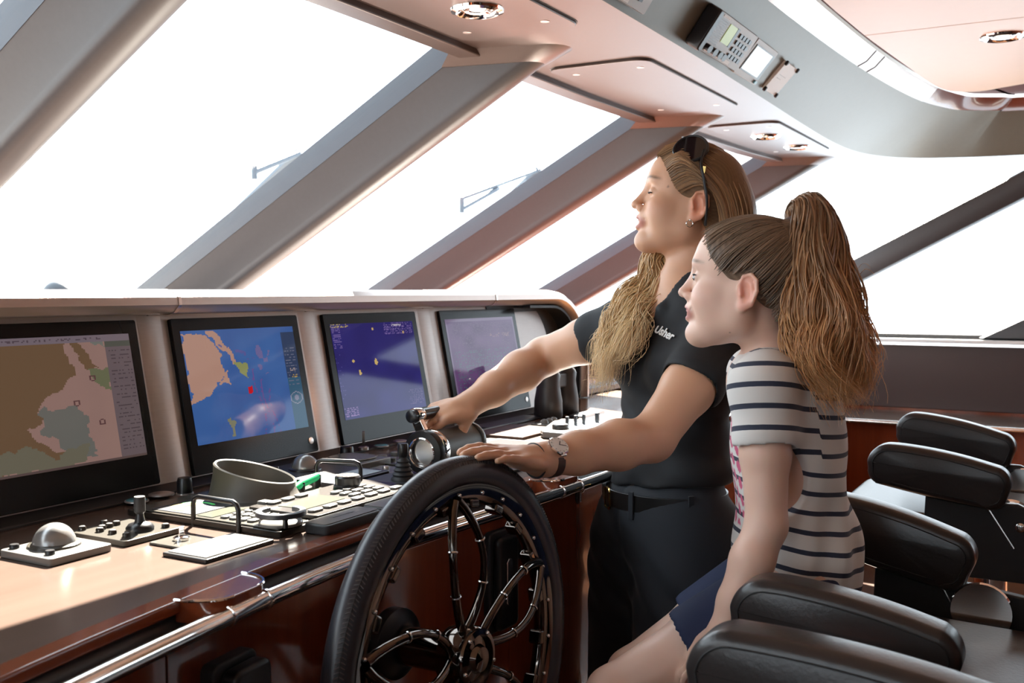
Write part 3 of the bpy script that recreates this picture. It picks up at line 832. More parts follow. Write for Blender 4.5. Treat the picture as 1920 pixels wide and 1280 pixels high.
# tilted collar: an open tapered tube whose top is cut at a slant
n = 48
def collar_ring(r, base_z, slope, dx=0.0, dy=0.0):
    return [V(1.388 + dx + r * math.cos(a), 1.302 + dy + r * math.sin(a), base_z + slope * (math.sin(a) * 0.85 - math.cos(a) * 0.53)) for a in np.linspace(0, 2 * math.pi, n + 1)[:-1]]
rings = [collar_ring(0.084, Z0 + 0.0125, 0), collar_ring(0.080, Z0 + 0.017, 0.001), collar_ring(0.073, Z0 + 0.040, 0.013), collar_ring(0.0725, Z0 + 0.052, 0.018), collar_ring(0.070, Z0 + 0.054, 0.018), collar_ring(0.067, Z0 + 0.052, 0.018), collar_ring(0.064, Z0 + 0.013, 0)]
b = MB(); vs = [p for r_ in rings for p in r_]
b.add(vs, [(i * n + k, i * n + (k + 1) % n, (i + 1) * n + (k + 1) % n, (i + 1) * n + k) for i in range(len(rings) - 1) for k in range(n)], True)
b.build('bowl_collar', 'grey_ring', t)
MB().lathe([(0.062, 0), (0.060, 0.004), (0.02, 0.006)], (1.388, 1.302, Z0 + 0.0125), n=32).build('bowl_floor', 'black_matte', t)
MB().lathe([(0.040, 0), (0.038, 0.003), (0.01, 0.004)], (1.395, 1.29, Z0 + 0.018), n=24).build('compass_card', 'plate_grey', t)
def handle(x0, y0, x1, y1, z0, h, r, name, parent, m='black_plastic'):
    A, B = V(x0, y0, z0), V(x1, y1, z0)
    e = unit(B - A); c = 0.012
    pts = [A, A + V(0, 0, h - c), A + V(0, 0, h - c * 0.3) + e * c * 0.3, A + V(0, 0, h) + e * c, B + V(0, 0, h) - e * c, B + V(0, 0, h - c * 0.3) - e * c * 0.3, B + V(0, 0, h - c), B]
    return MB().tube(pts, r, 10, up=(0.3, 0.2, 0.1)).build(name, m, parent)
handle(1.193, 1.252, 1.188, 1.150, Z0 - 0.0, 0.047, 0.0040, 'grab_handle', t)
# crescent lever on a post
arc = [V(1.226 + 0.034 * math.cos(a), 1.098 + 0.034 * math.sin(a), Z0 + 0.030) for a in np.linspace(math.radians(75), math.radians(365), 28)]
MB().sweep([(0.0055, -0.004), (0.0055, 0.004), (-0.0055, 0.004), (-0.0055, -0.004)], arc).build('crescent_lever', 'plate_dark', t, bevel=0.0012)
MB().lathe([(0.034, 0), (0.034, 0.004), (0.030, 0.007)], (1.226, 1.098, Z0 + 0.0125), n=28).build('lever_dial', 'plate_white', t)
MB().lathe([(0.0042, 0), (0.0042, 0.02)], (1.206, 1.071, Z0 + 0.0125), n=12).build('lever_post', 'black_plastic', t)
# 6 keypad unit with LCD and round puck knob, plus the two palm rests in front
t = thing('keypad_unit', (1.42, 1.12, Z0), 'grey keypad unit with a pale display, white keys and a round puck knob', 'keypad')
slab('housing', 1.272, 1.568, 1.064, 1.212, Z0 + 0.0128, Z0 + 0.0195, 'bronze_plate', t, 0.008)
slab('display', 1.300, 1.405, 1.112, 1.172, Z0 + 0.0195, Z0 + 0.0203, 'lcd', t, 0.003, 0)
for i in range(7): slab('key', 1.285 + 0.037 * i, 1.313 + 0.037 * i, 1.082, 1.098, Z0 + 0.0195, Z0 + 0.0235, 'key_white', t, 0.006, 0.001)
for i in range(3):
    for k in range(3): slab('key', 1.420 + 0.034 * i, 1.446 + 0.034 * i, 1.108 + 0.020 * k, 1.121 + 0.020 * k, Z0 + 0.0195, Z0 + 0.0235, 'key_white', t, 0.005, 0.001)
for i in range(3): slab('key', 1.300 + 0.034 * i, 1.326 + 0.034 * i, 1.182, 1.198, Z0 + 0.0195, Z0 + 0.0235, 'key_white', t, 0.006, 0.001)
pk = MB().lathe([(0.0255, 0), (0.0255, 0.004), (0.023, 0.005), (0.0235, 0.018), (0.021, 0.021), (0.014, 0.0205)], (1.492, 1.176, Z0 + 0.0195), n=30).build('puck_knob', 'black_plastic', t)
for k in range(10):
    a = 2 * math.pi * k / 10
    knob('puck_dot', 1.492 + 0.0145 * math.cos(a), 1.176 + 0.0145 * math.sin(a), Z0 + 0.040, 0.0034, 0.0016, 'plate_white', pk, 8)
MB().lathe([(0.0205, 0), (0.020, 0.0008), (0.003, 0.0009)], (1.492, 1.176, Z0 + 0.0402), n=24).build('puck_top', 'plate_grey', pk)
for x0, x1 in ((1.234, 1.376), (1.382, 1.520)):
    p = slab('palm_rest', x0, x1, 1.012, 1.062, Z0, Z0 + 0.016, 'black_matte', t, 0.010, 0.003)
    slab('rest_top', x0 + 0.004, x1 - 0.004, 1.018, 1.061, Z0 + 0.016, Z0 + 0.0172, 'key_white', p, 0.006, 0)
    slab('rest_slot', x0 + 0.05, x0 + 0.10, 1.040, 1.043, Z0 + 0.0173, Z0 + 0.0177, 'plate_dark', p, 0.001, 0)
# 7 green stick on two posts
t = thing('green_lever', (1.47, 1.25, Z0 + 0.0125), 'bright green translucent lever on two small black posts', 'lever')
for x, y, h in ((1.442, 1.243, 0.016), (1.500, 1.254, 0.020)): MB().lathe([(0.0075, 0), (0.0075, h), (0.0068, h + 0.001)], (x, y, Z0 + 0.0125)).build('post', 'black_plastic', t)
MB().tube([V(1.418, 1.240, Z0 + 0.020), V(1.442, 1.243, Z0 + 0.026), V(1.500, 1.254, Z0 + 0.030)], [0.006, 0.0075, 0.0075], 10).build('stick', 'green_lit_plastic', t)
# 8 second trackball unit with grab handle, in the pillar's shade
t = thing('shaded_trackball_panel', (1.64, 1.36, Z0), 'dark trackball panel with a blue-grey ball behind a black grab handle', 'trackball')
slab('plate', 1.535, 1.705, 1.235, 1.470, Z0, Z0 + 0.012, 'plate_dark', t)
MB().lathe([(0.034, 0), (0.033, 0.003), (0.028, 0.005)], (1.628, 1.392, Z0 + 0.012), n=30).build('collar', 'black_plastic', t)
MB().sphere((1.628, 1.392, Z0 + 0.013), (0.028, 0.028, 0.031), 26, 12, half=True).build('ball', 'track_ball', t)
knob('button', 1.600, 1.447, Z0 + 0.012, 0.008, 0.006, 'black_plastic', t)
slab('small_screen', 1.60, 1.690, 1.245, 1.300, Z0 + 0.012, Z0 + 0.0128, 'blue_grey_gear', t, 0.002, 0)
handle(1.532, 1.282, 1.556, 1.196, Z0 + 0.010, 0.044, 0.0040, 'grab_handle', t)
# 9 pale flat boxes behind it
t = thing('flat_box', (1.775, 1.375, Z0), 'pale flat instrument box with rounded lid near the third monitor', 'box')
slab('body', 1.715, 1.825, 1.318, 1.440, Z0, Z0 + 0.016, 'plate_white', t, 0.006, 0.003)
slab('lid', 1.728, 1.815, 1.335, 1.43, Z0 + 0.016, Z0 + 0.020, 'key_white', t, 0.03, 0.002)
t = thing('white_switch_plate', (1.70, 1.265, Z0), 'small white switch plate between flat box and bellows joystick', 'switch plate')
slab('plate', 1.706, 1.772, 1.232, 1.308, Z0, Z0 + 0.007, 'key_white', t, 0.004)
knob('switch', 1.74, 1.272, Z0 + 0.007, 0.007, 0.006, 'satin_metal', t)
# 10 bellows joystick
t = thing('bellows_joystick', (1.64, 1.15, Z0), 'black joystick with ribbed rubber bellows on a dark plate', 'joystick')
slab('plate', 1.578, 1.705, 1.078, 1.226, Z0, Z0 + 0.010, 'plate_dark', t)
pr_ = [(0.024, 0)]
for k in range(5):
    r_ = 0.0235 - 0.0027 * k
    pr_ += [(r_, 0.003 + 0.0085 * k), (r_ - 0.0045, 0.0075 + 0.0085 * k)]
MB().lathe(pr_ + [(0.008, 0.046)], (1.640, 1.158, Z0 + 0.010), n=24).build('bellows', 'black_matte', t)
MB().lathe([(0.0075, 0), (0.0085, 0.004), (0.0105, 0.007), (0.0105, 0.026), (0.009, 0.029)], (1.640, 1.158, Z0 + 0.052), n=20).build('grip', 'black_plastic', t)
# 11 instrument plate round the throttle, recessed display
t = thing('instrument_plate', (2.03, 1.25, Z0), 'pale instrument plate with a recessed dark display right of the throttle', 'instrument panel')
slab('plate', 1.80, 2.235, 1.035, 1.395, Z0, Z0 + 0.006, 'plate_grey', t, 0.006)
slab('display_frame', 2.085, 2.228, 1.150, 1.285, Z0 + 0.006, Z0 + 0.009, 'black_plastic', t, 0.004, 0.001)
mat('plum_lcd', (0.03, 0.018, 0.020), 0.2, spec=0.25)
slab('display', 2.094, 2.219, 1.160, 1.275, Z0 + 0.009, Z0 + 0.0095, 'plum_lcd', t, 0.002, 0)
for i in range(5): slab('key', 1.985 + 0.035 * i, 2.012 + 0.035 * i, 1.308, 1.328, Z0 + 0.006, Z0 + 0.010, 'key_white', t, 0.006, 0.001)
for i in range(4): slab('key', 2.09 + 0.034 * i, 2.116 + 0.034 * i, 1.120, 1.140, Z0 + 0.006, Z0 + 0.010, 'key_white', t, 0.006, 0.001)
for i, (x, y) in enumerate(((1.86, 1.37), (1.91, 1.37), (1.96, 1.37), (1.84, 1.33))): knob('push_button', x, y, Z0 + 0.006, 0.011, 0.006, 'key_white', t)
# 12 folding chart flap and the dark leaf behind it
t = thing('chart_flap', (2.43, 1.33, Z0), 'hinged wooden flap with a dark leaf in front of the fourth monitor', 'flap')
slab('wood_leaf', 2.285, 2.50, 1.245, 1.405, Z0, Z0 + 0.007, 'worktop_wood', t, 0.003)
slab('dark_leaf', 2.40, 2.70, 1.408, 1.470, Z0 + 0.001, Z0 + 0.008, 'plate_dark', t, 0.003)
MB().tube([V(2.285, 1.4065, Z0 + 0.006), V(2.50, 1.4065, Z0 + 0.006)], 0.003, 8).build('hinge', 'black_plastic', t)
# 13 white console with black knobs
t = thing('white_control_desk', (2.46, 1.17, Z0), 'low white control desk with four black levers and a dark knob', 'control panel')
b = MB(); q = [(2.33, 1.09), (2.60, 1.09), (2.62, 1.12), (2.60, 1.29), (2.57, 1.30), (2.36, 1.235), (2.335, 1.215)]
prism(b, q, (0, 0, 0), (1, 0, 0), (0, 1, 0), (0, 0, 1), Z0, Z0 + 0.018); b.build('body', 'plate_white', t, bevel=0.004)
slab('fader_field', 2.42, 2.585, 1.12, 1.235, Z0 + 0.018, Z0 + 0.019, 'blue_grey_gear', t, 0.003, 0)
knob('round_knob', 2.405, 1.200, Z0 + 0.018, 0.022, 0.012, 'black_plastic', t, 24)
for i in range(3): MB().box((2.455 + 0.034 * i, 1.205 - 0.008 * i, Z0 + 0.031), (0.008, 0.008, 0.026)).build('fader_lever', 'black_plastic', t, bevel=0.001)
MB().box((2.572, 1.172, Z0 + 0.031), (0.010, 0.010, 0.026)).build('fader_lever', 'black_plastic', t, bevel=0.001)
# 14 small plate with white knobs by the binoculars
t = thing('knob_strip', (2.60, 1.32, Z0), 'thin white strip with three cream knobs beside the binoculars', 'switch plate')
slab('plate', 2.545, 2.66, 1.285, 1.362, Z0, Z0 + 0.005, 'plate_white', t, 0.004)
for i in range(3): MB().sphere((2.575 + 0.028 * i, 1.335, Z0 + 0.005), (0.012, 0.012, 0.012), 16, 8, half=True).build('knob', 'key_white', t)
# 15 row of small gauges and caps along the rear strip
for (x, y, r, h, m_, lab) in ((1.262, 1.462, 0.018, 0.004, 'blue_cap', 'flat teal button left of the black switch under the monitors'), (1.325, 1.470, 0.020, 0.004, 'satin_metal', 'flat grey button beside the black switch under the monitors'),
                            (1.352, 1.440, 0.014, 0.030, 'black_plastic', 'tall black rotary switch under the gap between first two monitors'), (1.862, 1.470, 0.016, 0.018, 'black_plastic', 'black rotary switch under the gap between blue chart and radar'),
                            (2.00, 1.475, 0.016, 0.004, 'blue_cap', 'flat teal button below the radar monitor'), (2.085, 1.480, 0.016, 0.004, 'satin_metal', 'flat grey button below the radar monitor')):
    tt = thing('rotary_switch' if h > 0.01 else 'push_button', (x, y, Z0 + 0.005), lab, 'switch')
    knob('cap', x, y, Z0 + 0.005, r, h, m_, tt, 20)
    MB().lathe([(r * 1.15, 0), (r * 1.15, 0.002), (r, 0.0026)], (x, y, Z0 + 0.005), n=20).build('ring', 'satin_metal', tt)
t = thing('key_with_tag', (1.935, 1.478, Z0 + 0.005), 'key with a round cream tag standing in its lock below the radar monitor', 'key')
MB().lathe([(0.012, 0), (0.012, 0.006), (0.009, 0.008)], (1.935, 1.478, Z0 + 0.005)).build('lock', 'satin_metal', t)
MB().lathe([(0.006, -0.003), (0.0165, -0.003), (0.0165, 0.003), (0.006, 0.003)], (1.935, 1.478, Z0 + 0.032), (0.6, -0.8, 0), 20).build('tag', 'plate_white', t)
# 16 binoculars standing on their objectives
t = thing('binoculars', (2.79, 1.40, Z0), 'pair of black binoculars standing upright at the end of the worktop', 'binoculars')
mat('binocular_rubber', (0.03, 0.026, 0.025), 0.4, bump=(300, 0.2, 0.001))
for k, (x, y) in enumerate(((2.735, 1.405), (2.865, 1.415))):
    b = MB().lathe([(0.040, 0), (0.043, 0.004), (0.042, 0.05), (0.036, 0.085), (0.034, 0.10), (0.036, 0.125), (0.031, 0.135), (0.024, 0.14), (0.024, 0.165), (0.026, 0.17), (0.025, 0.185), (0.016, 0.186)], (x, y, Z0), n=28).build('barrel', 'binocular_rubber', t)
    MB().lathe([(0.0275, 0), (0.0275, 0.007), (0.02, 0.0075)], (x, y, Z0 + 0.181), n=24).build('eyecup', 'satin_metal', b)
MB().box((2.80, 1.41, Z0 + 0.105), (0.09, 0.03, 0.045)).build('bridge', 'binocular_rubber', t, bevel=0.006)
MB().lathe([(0.012, 0), (0.012, 0.03), (0.010, 0.033)], (2.80, 1.41, Z0 + 0.125)).build('focus_wheel', 'black_plastic', t)
t = thing('tray', (2.86, 1.36, Z0), 'flat dark tray with a pale edge under the right binocular barrel', 'tray')
# (tray rests just in front of the barrels)
slab('tray_plate', 2.775, 2.92, 1.312, 1.36, Z0, Z0 + 0.005, 'plate_dark', t, 0.004); slab('tray_edge', 2.775, 2.92, 1.305, 1.311, Z0, Z0 + 0.008, 'satin_metal', t, 0.002, 0)

# 17 engine throttle: drum on its side with twin levers and a cross grip
TC = V(1.84, 1.19, Z0 + 0.045)
t = thing('throttle', (1.84, 1.19, Z0 + 0.006), 'chrome and grey engine throttle with twin levers under the hand', 'throttle')
axd = unit(V(1, 0.02, 0))
MB().box((1.85, 1.19, Z0 + 0.012), (0.20, 0.085, 0.012)).build('base', 'plate_dark', t, bevel=0.003)
MB().lathe([(0.040, -0.055), (0.040, 0.095)], TC, axd, 32).build('drum', 'grey_ring', t)
MB().lathe([(0.044, -0.012), (0.0455, -0.008), (0.0455, 0.008), (0.044, 0.012), (0.038, 0.012)], TC - axd * 0.062, axd, 32).build('chrome_collar', 'chrome', t)
MB().lathe([(0.026, 0.004), (0.026, -0.010), (0.030, -0.014), (0.044, -0.012), (0.046, -0.006), (0.046, 0.004)], TC - axd * 0.078, axd, 32, caps=False).build('end_ring', 'black_plastic', t)
MB().lathe([(0.0315, -0.0148), (0.029, -0.016), (0.027, -0.0135), (0.026, 0.0)], TC - axd * 0.078, axd, 32, caps=False).build('inner_bezel', 'chrome', t)
MB().lathe([(0.027, 0.0), (0.020, 0.006), (0.004, 0.008)], TC - axd * 0.082, axd, 24).build('end_glass', 'steel', t)
MB().lathe([(0.044, 0.0), (0.0445, 0.006), (0.043, 0.010), (0.02, 0.012)], TC + axd * 0.092, axd, 32).build('far_cap', 'plate_white', t)
for s_, nm in ((-0.066, 'lever'), (0.085, 'lever')):
    A = TC + axd * s_ + V(0, -0.005, 0.0); B = TC + axd * s_ + V(0.0, 0.030, 0.070)
    ea = unit(B - A); eb = np.cross(ea, axd)
    b = MB(); q = [(0, -0.015), (0.0, 0.015), (0.075, 0.011), (0.084, 0.006), (0.084, -0.006), (0.075, -0.011)]
    prism(b, q, A, ea, eb, axd, -0.007, 0.007); b.build(nm, 'chrome', t, bevel=0.003)
GA, GB = TC + axd * -0.088 + V(0, 0.030, 0.072), TC + axd * 0.070 + V(0, 0.030, 0.072)
MB().lathe([(0.008, 0), (0.0135, 0.003), (0.0145, 0.02), (0.0125, 0.05), (0.0125, 0.11), (0.014, 0.14), (0.010, 0.155)], GA, unit(GB - GA), 20).build('grip', 'black_plastic', t)
MB().lathe([(0.0155, 0), (0.0165, 0.003), (0.0165, 0.022), (0.0155, 0.025)], GA + axd * 0.012, axd, 20, caps=False).build('grip_collar', 'chrome', t)

# ---------------------------------------------------------------- fittings on the cabinet front
def cab_y(x): return lip_y(x) + 0.018
def box_fit(name, x0, x1, z0, z1, dep, label, text=None):
    xm = (x0 + x1) / 2; y = cab_y(xm)
    ea = unit(V(x1 - x0, cab_y(x1) - cab_y(x0), 0)); eb = V(0, 0, 1); en = np.cross(ea, eb)
    o = V(xm, y, (z0 + z1) / 2)
    t = thing(name, (xm, y - dep / 2, z0), label, 'junction box')
    b = MB(); prism(b, rrect(x1 - x0, z1 - z0, 0.012), o, ea, eb, en, -0.002, dep * 0.45); b.build('back_box', 'black_matte', t, bevel=0.004)
    b = MB(); prism(b, [(p * 0.86 + 0.004, q * 0.92 - 0.002) for p, q in rrect(x1 - x0, z1 - z0, 0.016)], o, ea, eb, en, dep * 0.45, dep); b.build('cover', 'black_plastic', t, bevel=0.008, seg=3)
    return t, o, ea, eb, en
t, o, ea, eb, en = box_fit('junction_box', 0.945, 1.035, 0.72, 0.872, 0.05, 'black junction box with a small pale label on the cabinet at bottom left')
b = MB(); prism(b, rrect(0.030, 0.026, 0.001, 1), o + eb * 0.020 + ea * 0.016, ea, eb, en, 0.0500, 0.0512); lb = b.build('label_plate', 'label_white', t)
text_mesh('ENGINE', 0.0058, o + eb * 0.020 + ea * 0.016 + en * 0.0514, ea, eb, 'label_text', 'black_matte', t, 0.0001) if False else None
for k, w in enumerate((0.016, 0.011)): 
    b = MB(); prism(b, rrect(w, 0.0018, 0.0003, 1), o + eb * (0.022 - 0.004 * k) + ea * 0.016, ea, eb, en, 0.0512, 0.0515); b.build('label_line', 'black_matte', lb)
t, o, ea, eb, en = box_fit('wheel_side_junction_box', 1.775, 1.84, 0.82, 0.905, 0.035, 'small black box with a white label on the cabinet right of the wheel')
b = MB(); prism(b, rrect(0.024, 0.022, 0.001, 1), o + eb * 0.012 + ea * 0.010, ea, eb, en, 0.035, 0.0362); b.build('label_plate', 'label_white', t)
# black recessed grip box behind the wheel
t, o, ea, eb, en = box_fit('grip_box', 1.665, 1.745, 0.70, 0.895, 0.03, 'black oblong box with a finger grip on the cabinet behind the wheel')
b = MB(); prism(b, rrect(0.020, 0.09, 0.009), o, ea, eb, en, 0.030, 0.034); b.build('finger_grip', 'steel', t, bevel=0.002)
# door latch
t = thing('cabinet_latch', (2.03, cab_y(2.03), 0.885), 'chrome key latch on an oval plate on the cabinet beside the belt', 'latch')
b = MB(); prism(b, [(0.0105 * math.cos(a), 0.022 * math.sin(a)) for a in np.linspace(0, 2 * math.pi, 20)[:-1]], (2.03, cab_y(2.03), 0.908), (1, 0, 0), (0, 0, 1), (0, -1, 0), 0, 0.004); b.build('plate', 'bronze_plate', t, bevel=0.001)
MB().sphere((2.03, cab_y(2.03) - 0.010, 0.918), 0.007).build('knob', 'chrome', t)
MB().box((2.03, cab_y(2.03) - 0.006, 0.903), (0.006, 0.008, 0.024)).build('lever', 'chrome', t, bevel=0.002)

# ---------------------------------------------------------------- steering wheel
mat('wheel_leather', (0.034, 0.034, 0.042), 0.32, spec=0.55, bump=(350, 0.15, 0.0008))
mat('black_chrome', (0.13, 0.11, 0.098), 0.05, 1.0)
mat('stitch', (0.10, 0.09, 0.09), 0.7)
WC = V(1.307, 0.82, 0.802)
wn = unit(V(-0.045, -1, 0.03)); wa = unit(np.cross(wn, (0, 0, 1))); wa = wa if wa[0] > 0 else -wa; wb = np.cross(wa, wn); wb = wb if wb[2] > 0 else -wb
wheel = thing('steering_wheel', (1.307, 0.86, 0.48), 'large steering wheel with stitched leather rim and black chrome spokes', 'steering wheel')
def wp(r, a, h=0.0): return WC + (wa * math.cos(a) + wb * math.sin(a)) * r + wn * h
NR = 96
rim, grv = MB(), MB()
prof = [(0.0235 * math.cos(t_) , 0.0215 * math.sin(t_)) for t_ in np.linspace(0, 2 * math.pi, 18)[:-1]]
fr = [(unit(wp(1, a) - WC), wn) for a in np.linspace(0, 2 * math.pi, NR + 1)[:-1]]
pth = [wp(0.277, a) for a in np.linspace(0, 2 * math.pi, NR + 1)[:-1]]
rim.sweep(prof, pth, frames=fr, closed_path=True)
ro = rim.build('rim', 'wheel_leather', wheel)
# baseball stitching round the outside of the rim: small slanted thread pieces
st = MB()
for i in range(300):
    a = 2 * math.pi * i / 300
    for s_ in (-1, 1):
        p0 = wp(0.277 + 0.0236 * math.cos(0.75), a, 0.0216 * math.sin(0.75)); q0 = wp(0.277 + 0.0236 * math.cos(0.75 + s_ * 0.30), a + 0.012, 0.0216 * math.sin(0.75 + s_ * 0.30))
        d_ = unit(q0 - p0); sd_ = unit(np.cross(d_, fr[0][0])); w_ = 0.0009
        n_ = unit(unit(p0 - WC) * math.cos(0.75) + wn * math.sin(0.75))
        c_ = np.cross(d_, n_)
        st.add([p0 - c_ * w_, p0 + c_ * w_, q0 + c_ * w_, q0 - c_ * w_, p0 + n_ * 0.0012, q0 + n_ * 0.0012], [(0, 1, 4), (3, 5, 2), (0, 4, 5, 3), (1, 2, 5, 4)])
st.build('stitching', 'stitch', ro, kind='stuff', weld=False)
MB().sweep([(0.001 * math.cos(t_), 0.001 * math.sin(t_)) for t_ in np.linspace(0, 2 * math.pi, 7)[:-1]], [wp(0.277 + 0.0238 * math.cos(0.75), a, 0.0218 * math.sin(0.75)) for a in np.linspace(0, 2 * math.pi, NR + 1)[:-1]], frames=fr, closed_path=True).build('seam', 'black_matte', ro)
# inner black chrome ring with screws and cleats
ring = MB(); ring.sweep([(0.006, -0.014), (0.006, 0.014), (-0.008, 0.013), (-0.020, 0.008), (-0.024, 0.0), (-0.020, -0.008), (-0.008, -0.013)], [wp(0.252, a) for a in np.linspace(0, 2 * math.pi, NR + 1)[:-1]], frames=fr, closed_path=True)
rg = ring.build('inner_ring', 'black_chrome', wheel, sharp=60)
for k in range(25):
    a = 2 * math.pi * (k + 0.4) / 25
    MB().sphere(wp(0.2445, a, 0.0135), 0.0034, 8, 6).build('rim_screw', 'steel', rg)
for k in range(20):
    a = 2 * math.pi * (k + 0.5) / 20
    e1 = unit(wp(1, a) - WC); e2 = np.cross(wn, e1)
    MB().box(wp(0.228, a, 0.0), (0.014, 0.024, 0.024), (e1, e2, wn)).build('grip_cleat', 'black_chrome', rg, bevel=0.004)
hub = MB().lathe([(0.030, -0.10), (0.030, -0.02), (0.044, -0.015), (0.047, 0.0), (0.047, 0.028), (0.044, 0.034), (0.036, 0.036), (0.034, 0.030), (0.022, 0.032), (0.018, 0.040), (0.004, 0.042)], WC, wn, 36).build('hub', 'black_chrome', wheel)
for k in range(5):
    a = math.radians(54 + 72 * k)
    MB().sphere(wp(0.040, a, 0.035), 0.0035, 8, 6).build('hub_bolt', 'steel', hub)
MB().lathe([(0.055, 0), (0.055, 0.02), (0.036, 0.03), (0.030, 0.03)], WC - wn * 0.135, wn, 32).build('column', 'black_plastic', wheel)
for k in range(5):
    a0 = math.radians(94 + 72 * k)
    sp = None
    for s_ in (-1, 1):
        pts = []; rad = []
        for q in np.linspace(0, 1, 16):
            r_ = 0.040 + (0.238 - 0.040) * q
            off = s_ * 0.036 * math.sin(math.pi * min(1, q * 1.0)) ** 0.8 * (1.0 if q < 0.5 else 1.0) + s_ * 0.004
            h = 0.012 + 0.016 * math.sin(math.pi * q)
            p = wp(r_, a0, h) + (-wa * math.sin(a0) + wb * math.cos(a0)) * off
            pts.append(p); rad.append(0.0075 - 0.0015 * math.sin(math.pi * q))
        b = MB().tube(pts, rad, 12, up=tuple(wn))
        o_ = b.build('spoke', 'black_chrome', wheel)
        for q in (5, 10): MB().lathe([(0.0075, -0.0015), (0.0082, 0), (0.0075, 0.0015)], pts[q], unit(pts[q + 1] - pts[q - 1]), 14, caps=False).build('spoke_ring', 'steel', o_)

# ---------------------------------------------------------------- radios on the overhead fascia
def fpt(u, v):
    """point on the fascia: between the lower edge (z 2.05) and upper edge (z 2.25), where both run nearly straight along X"""
    d = ray(u, v)
    lo_, hi_ = V(3.0, 1.06, ZT), V(3.0, 0.905, 2.25)
    e1 = V(1, 0.008, 0); e2 = hi_ - lo_; nn = unit(np.cross(e1, e2))
    return CAM + d * (((lo_ - CAM) @ nn) / (d @ nn))
def fas(x, b):
    yl = float(np.interp(x, [p[0] for p in LOW[:22]], [p[1] for p in LOW[:22]])); yu = float(np.interp(x, [p[0] for p in UPP[:22]], [p[1] for p in UPP[:22]]))
    return V(x, yl + (yu - yl) * b / 0.25, ZT + 0.20 * b / 0.25)
def funit(name, x0, x1, b0, b1, dep, label, cat, m, r=0.006):
    """x range and height range (0..0.25 up the fascia)"""
    global FN, FA, FB
    xm, bm_ = (x0 + x1) / 2, (b0 + b1) / 2
    o = fas(xm, bm_)
    FA = unit(fas(x1, bm_) - fas(x0, bm_)); FB = unit(fas(xm, b1) - fas(xm, b0)); FN = unit(np.cross(FA, FB)); FN = FN if FN[2] < 0 else -FN
    t = thing(name, o - V(0, 0, 0.05), label, cat)
    b = MB(); prism(b, rrect(x1 - x0, b1 - b0, r), o, FA, FB, FN, -0.010, dep); b.build('housing', m, t, bevel=0.002)
    return t, o
def fslab(name, o, a0, a1, b0, b1, h0, h1, m, parent, r=0.002, bevel=0):
    b = MB(); prism(b, [(p + (a0 + a1) / 2, q + (b0 + b1) / 2) for p, q in rrect(a1 - a0, b1 - b0, r, 2)], o, FA, FB, FN, h0, h1)
    return b.build(name, m, parent, bevel=bevel)
mat('radio_grey', (0.40, 0.36, 0.33), 0.4, 0.2)
mat('radio_lcd', (0.30, 0.38, 0.10), 0.25, emis=(0.30, 0.38, 0.08), estr=0.35)
mat('white_screen', (0.75, 0.80, 0.78), 0.12, emis=(0.7, 0.78, 0.75), estr=0.35)
def radio(x0, x1, label):
    t, o = funit('marine_radio', x0, x1, 0.022, 0.148, 0.034, label, 'radio', 'black_matte')
    w = x1 - x0; hw = w / 2
    fslab('front', o, -hw + 0.012, hw, -0.061, 0.061, 0.034, 0.038, 'radio_grey', t, 0.005, 0.001)
    for k in range(12): fslab('grille_slat', o, -hw + 0.030, -hw + 0.105, -0.028 + 0.0065 * k, -0.0248 + 0.0065 * k, 0.038, 0.0395, 'dark_panel', t, 0.0005)
    fslab('display', o, -hw + 0.118, -hw + 0.185, -0.012, 0.046, 0.038, 0.0395, 'radio_lcd', t)
    fslab('display_border', o, -hw + 0.187, -hw + 0.205, -0.014, 0.048, 0.038, 0.0398, 'black_plastic', t)
    fslab('brand_strip', o, -hw + 0.040, -hw + 0.095, 0.052, 0.057, 0.038, 0.0392, 'label_white', t, 0.0005)
    for i in range(4):
        for k in range(4): fslab('key', o, -hw + 0.225 + 0.030 * i, -hw + 0.246 + 0.030 * i, -0.040 + 0.022 * k, -0.026 + 0.022 * k, 0.038, 0.042, 'black_plastic', t, 0.003)
    for i, q in enumerate((0.035, 0.085, 0.130, 0.165)): fslab('knob', o, -hw + q, -hw + q + 0.032, -0.056, -0.034, 0.038, 0.054, 'black_plastic', t, 0.009)
    fslab('label_plate', o, -hw + 0.222, -hw + 0.275, -0.058, -0.046, 0.038, 0.0395, 'label_white', t, 0.001)
    # corded handset clipped to the left end
    h = fslab('handset', o, -hw - 0.022, -hw + 0.012, -0.066, 0.062, 0.002, 0.050, 'black_plastic', t, 0.010, 0.005)
    return t
radio(2.90, 3.27, 'grey marine radio with green display and keypad on the overhead panel')
radio(2.10, 2.49, 'second marine radio on the overhead panel cut off by the top of the picture')
t, o = funit('small_display', 3.33, 3.57, 0.018, 0.148, 0.014, 'small glowing white screen between the radio and the white plate overhead', 'display', 'radio_grey')
fslab('screen_border', o, -0.10, 0.11, -0.045, 0.048, 0.014, 0.016, 'black_plastic', t); fslab('screen', o, -0.095, 0.085, -0.040, 0.044, 0.016, 0.0168, 'white_screen', t)
fslab('status_lamp', o, 0.088, 0.112, -0.062, -0.050, 0.014, 0.020, 'blue_cap', t, 0.004)
t, o = funit('white_plate', 3.70, 3.855, 0.022, 0.142, 0.008, 'white rectangular plate with dark corner screws on the overhead panel', 'plate', 'label_white')
for a in (-0.074, 0.074):
    for b_ in (-0.056, 0.056): MB().lathe([(0.009, 0), (0.009, 0.008), (0.006, 0.010)], o + FA * a + FB * b_ + FN * 0.006, FN, 12).build('corner_screw', 'black_plastic', t)
fslab('printed_line', o, -0.05, 0.03, 0.010, 0.013, 0.008, 0.0084, 'radio_grey', t, 0.0005); fslab('printed_line', o, -0.05, 0.0, -0.004, -0.001, 0.008, 0.0084, 'radio_grey', t, 0.0005)

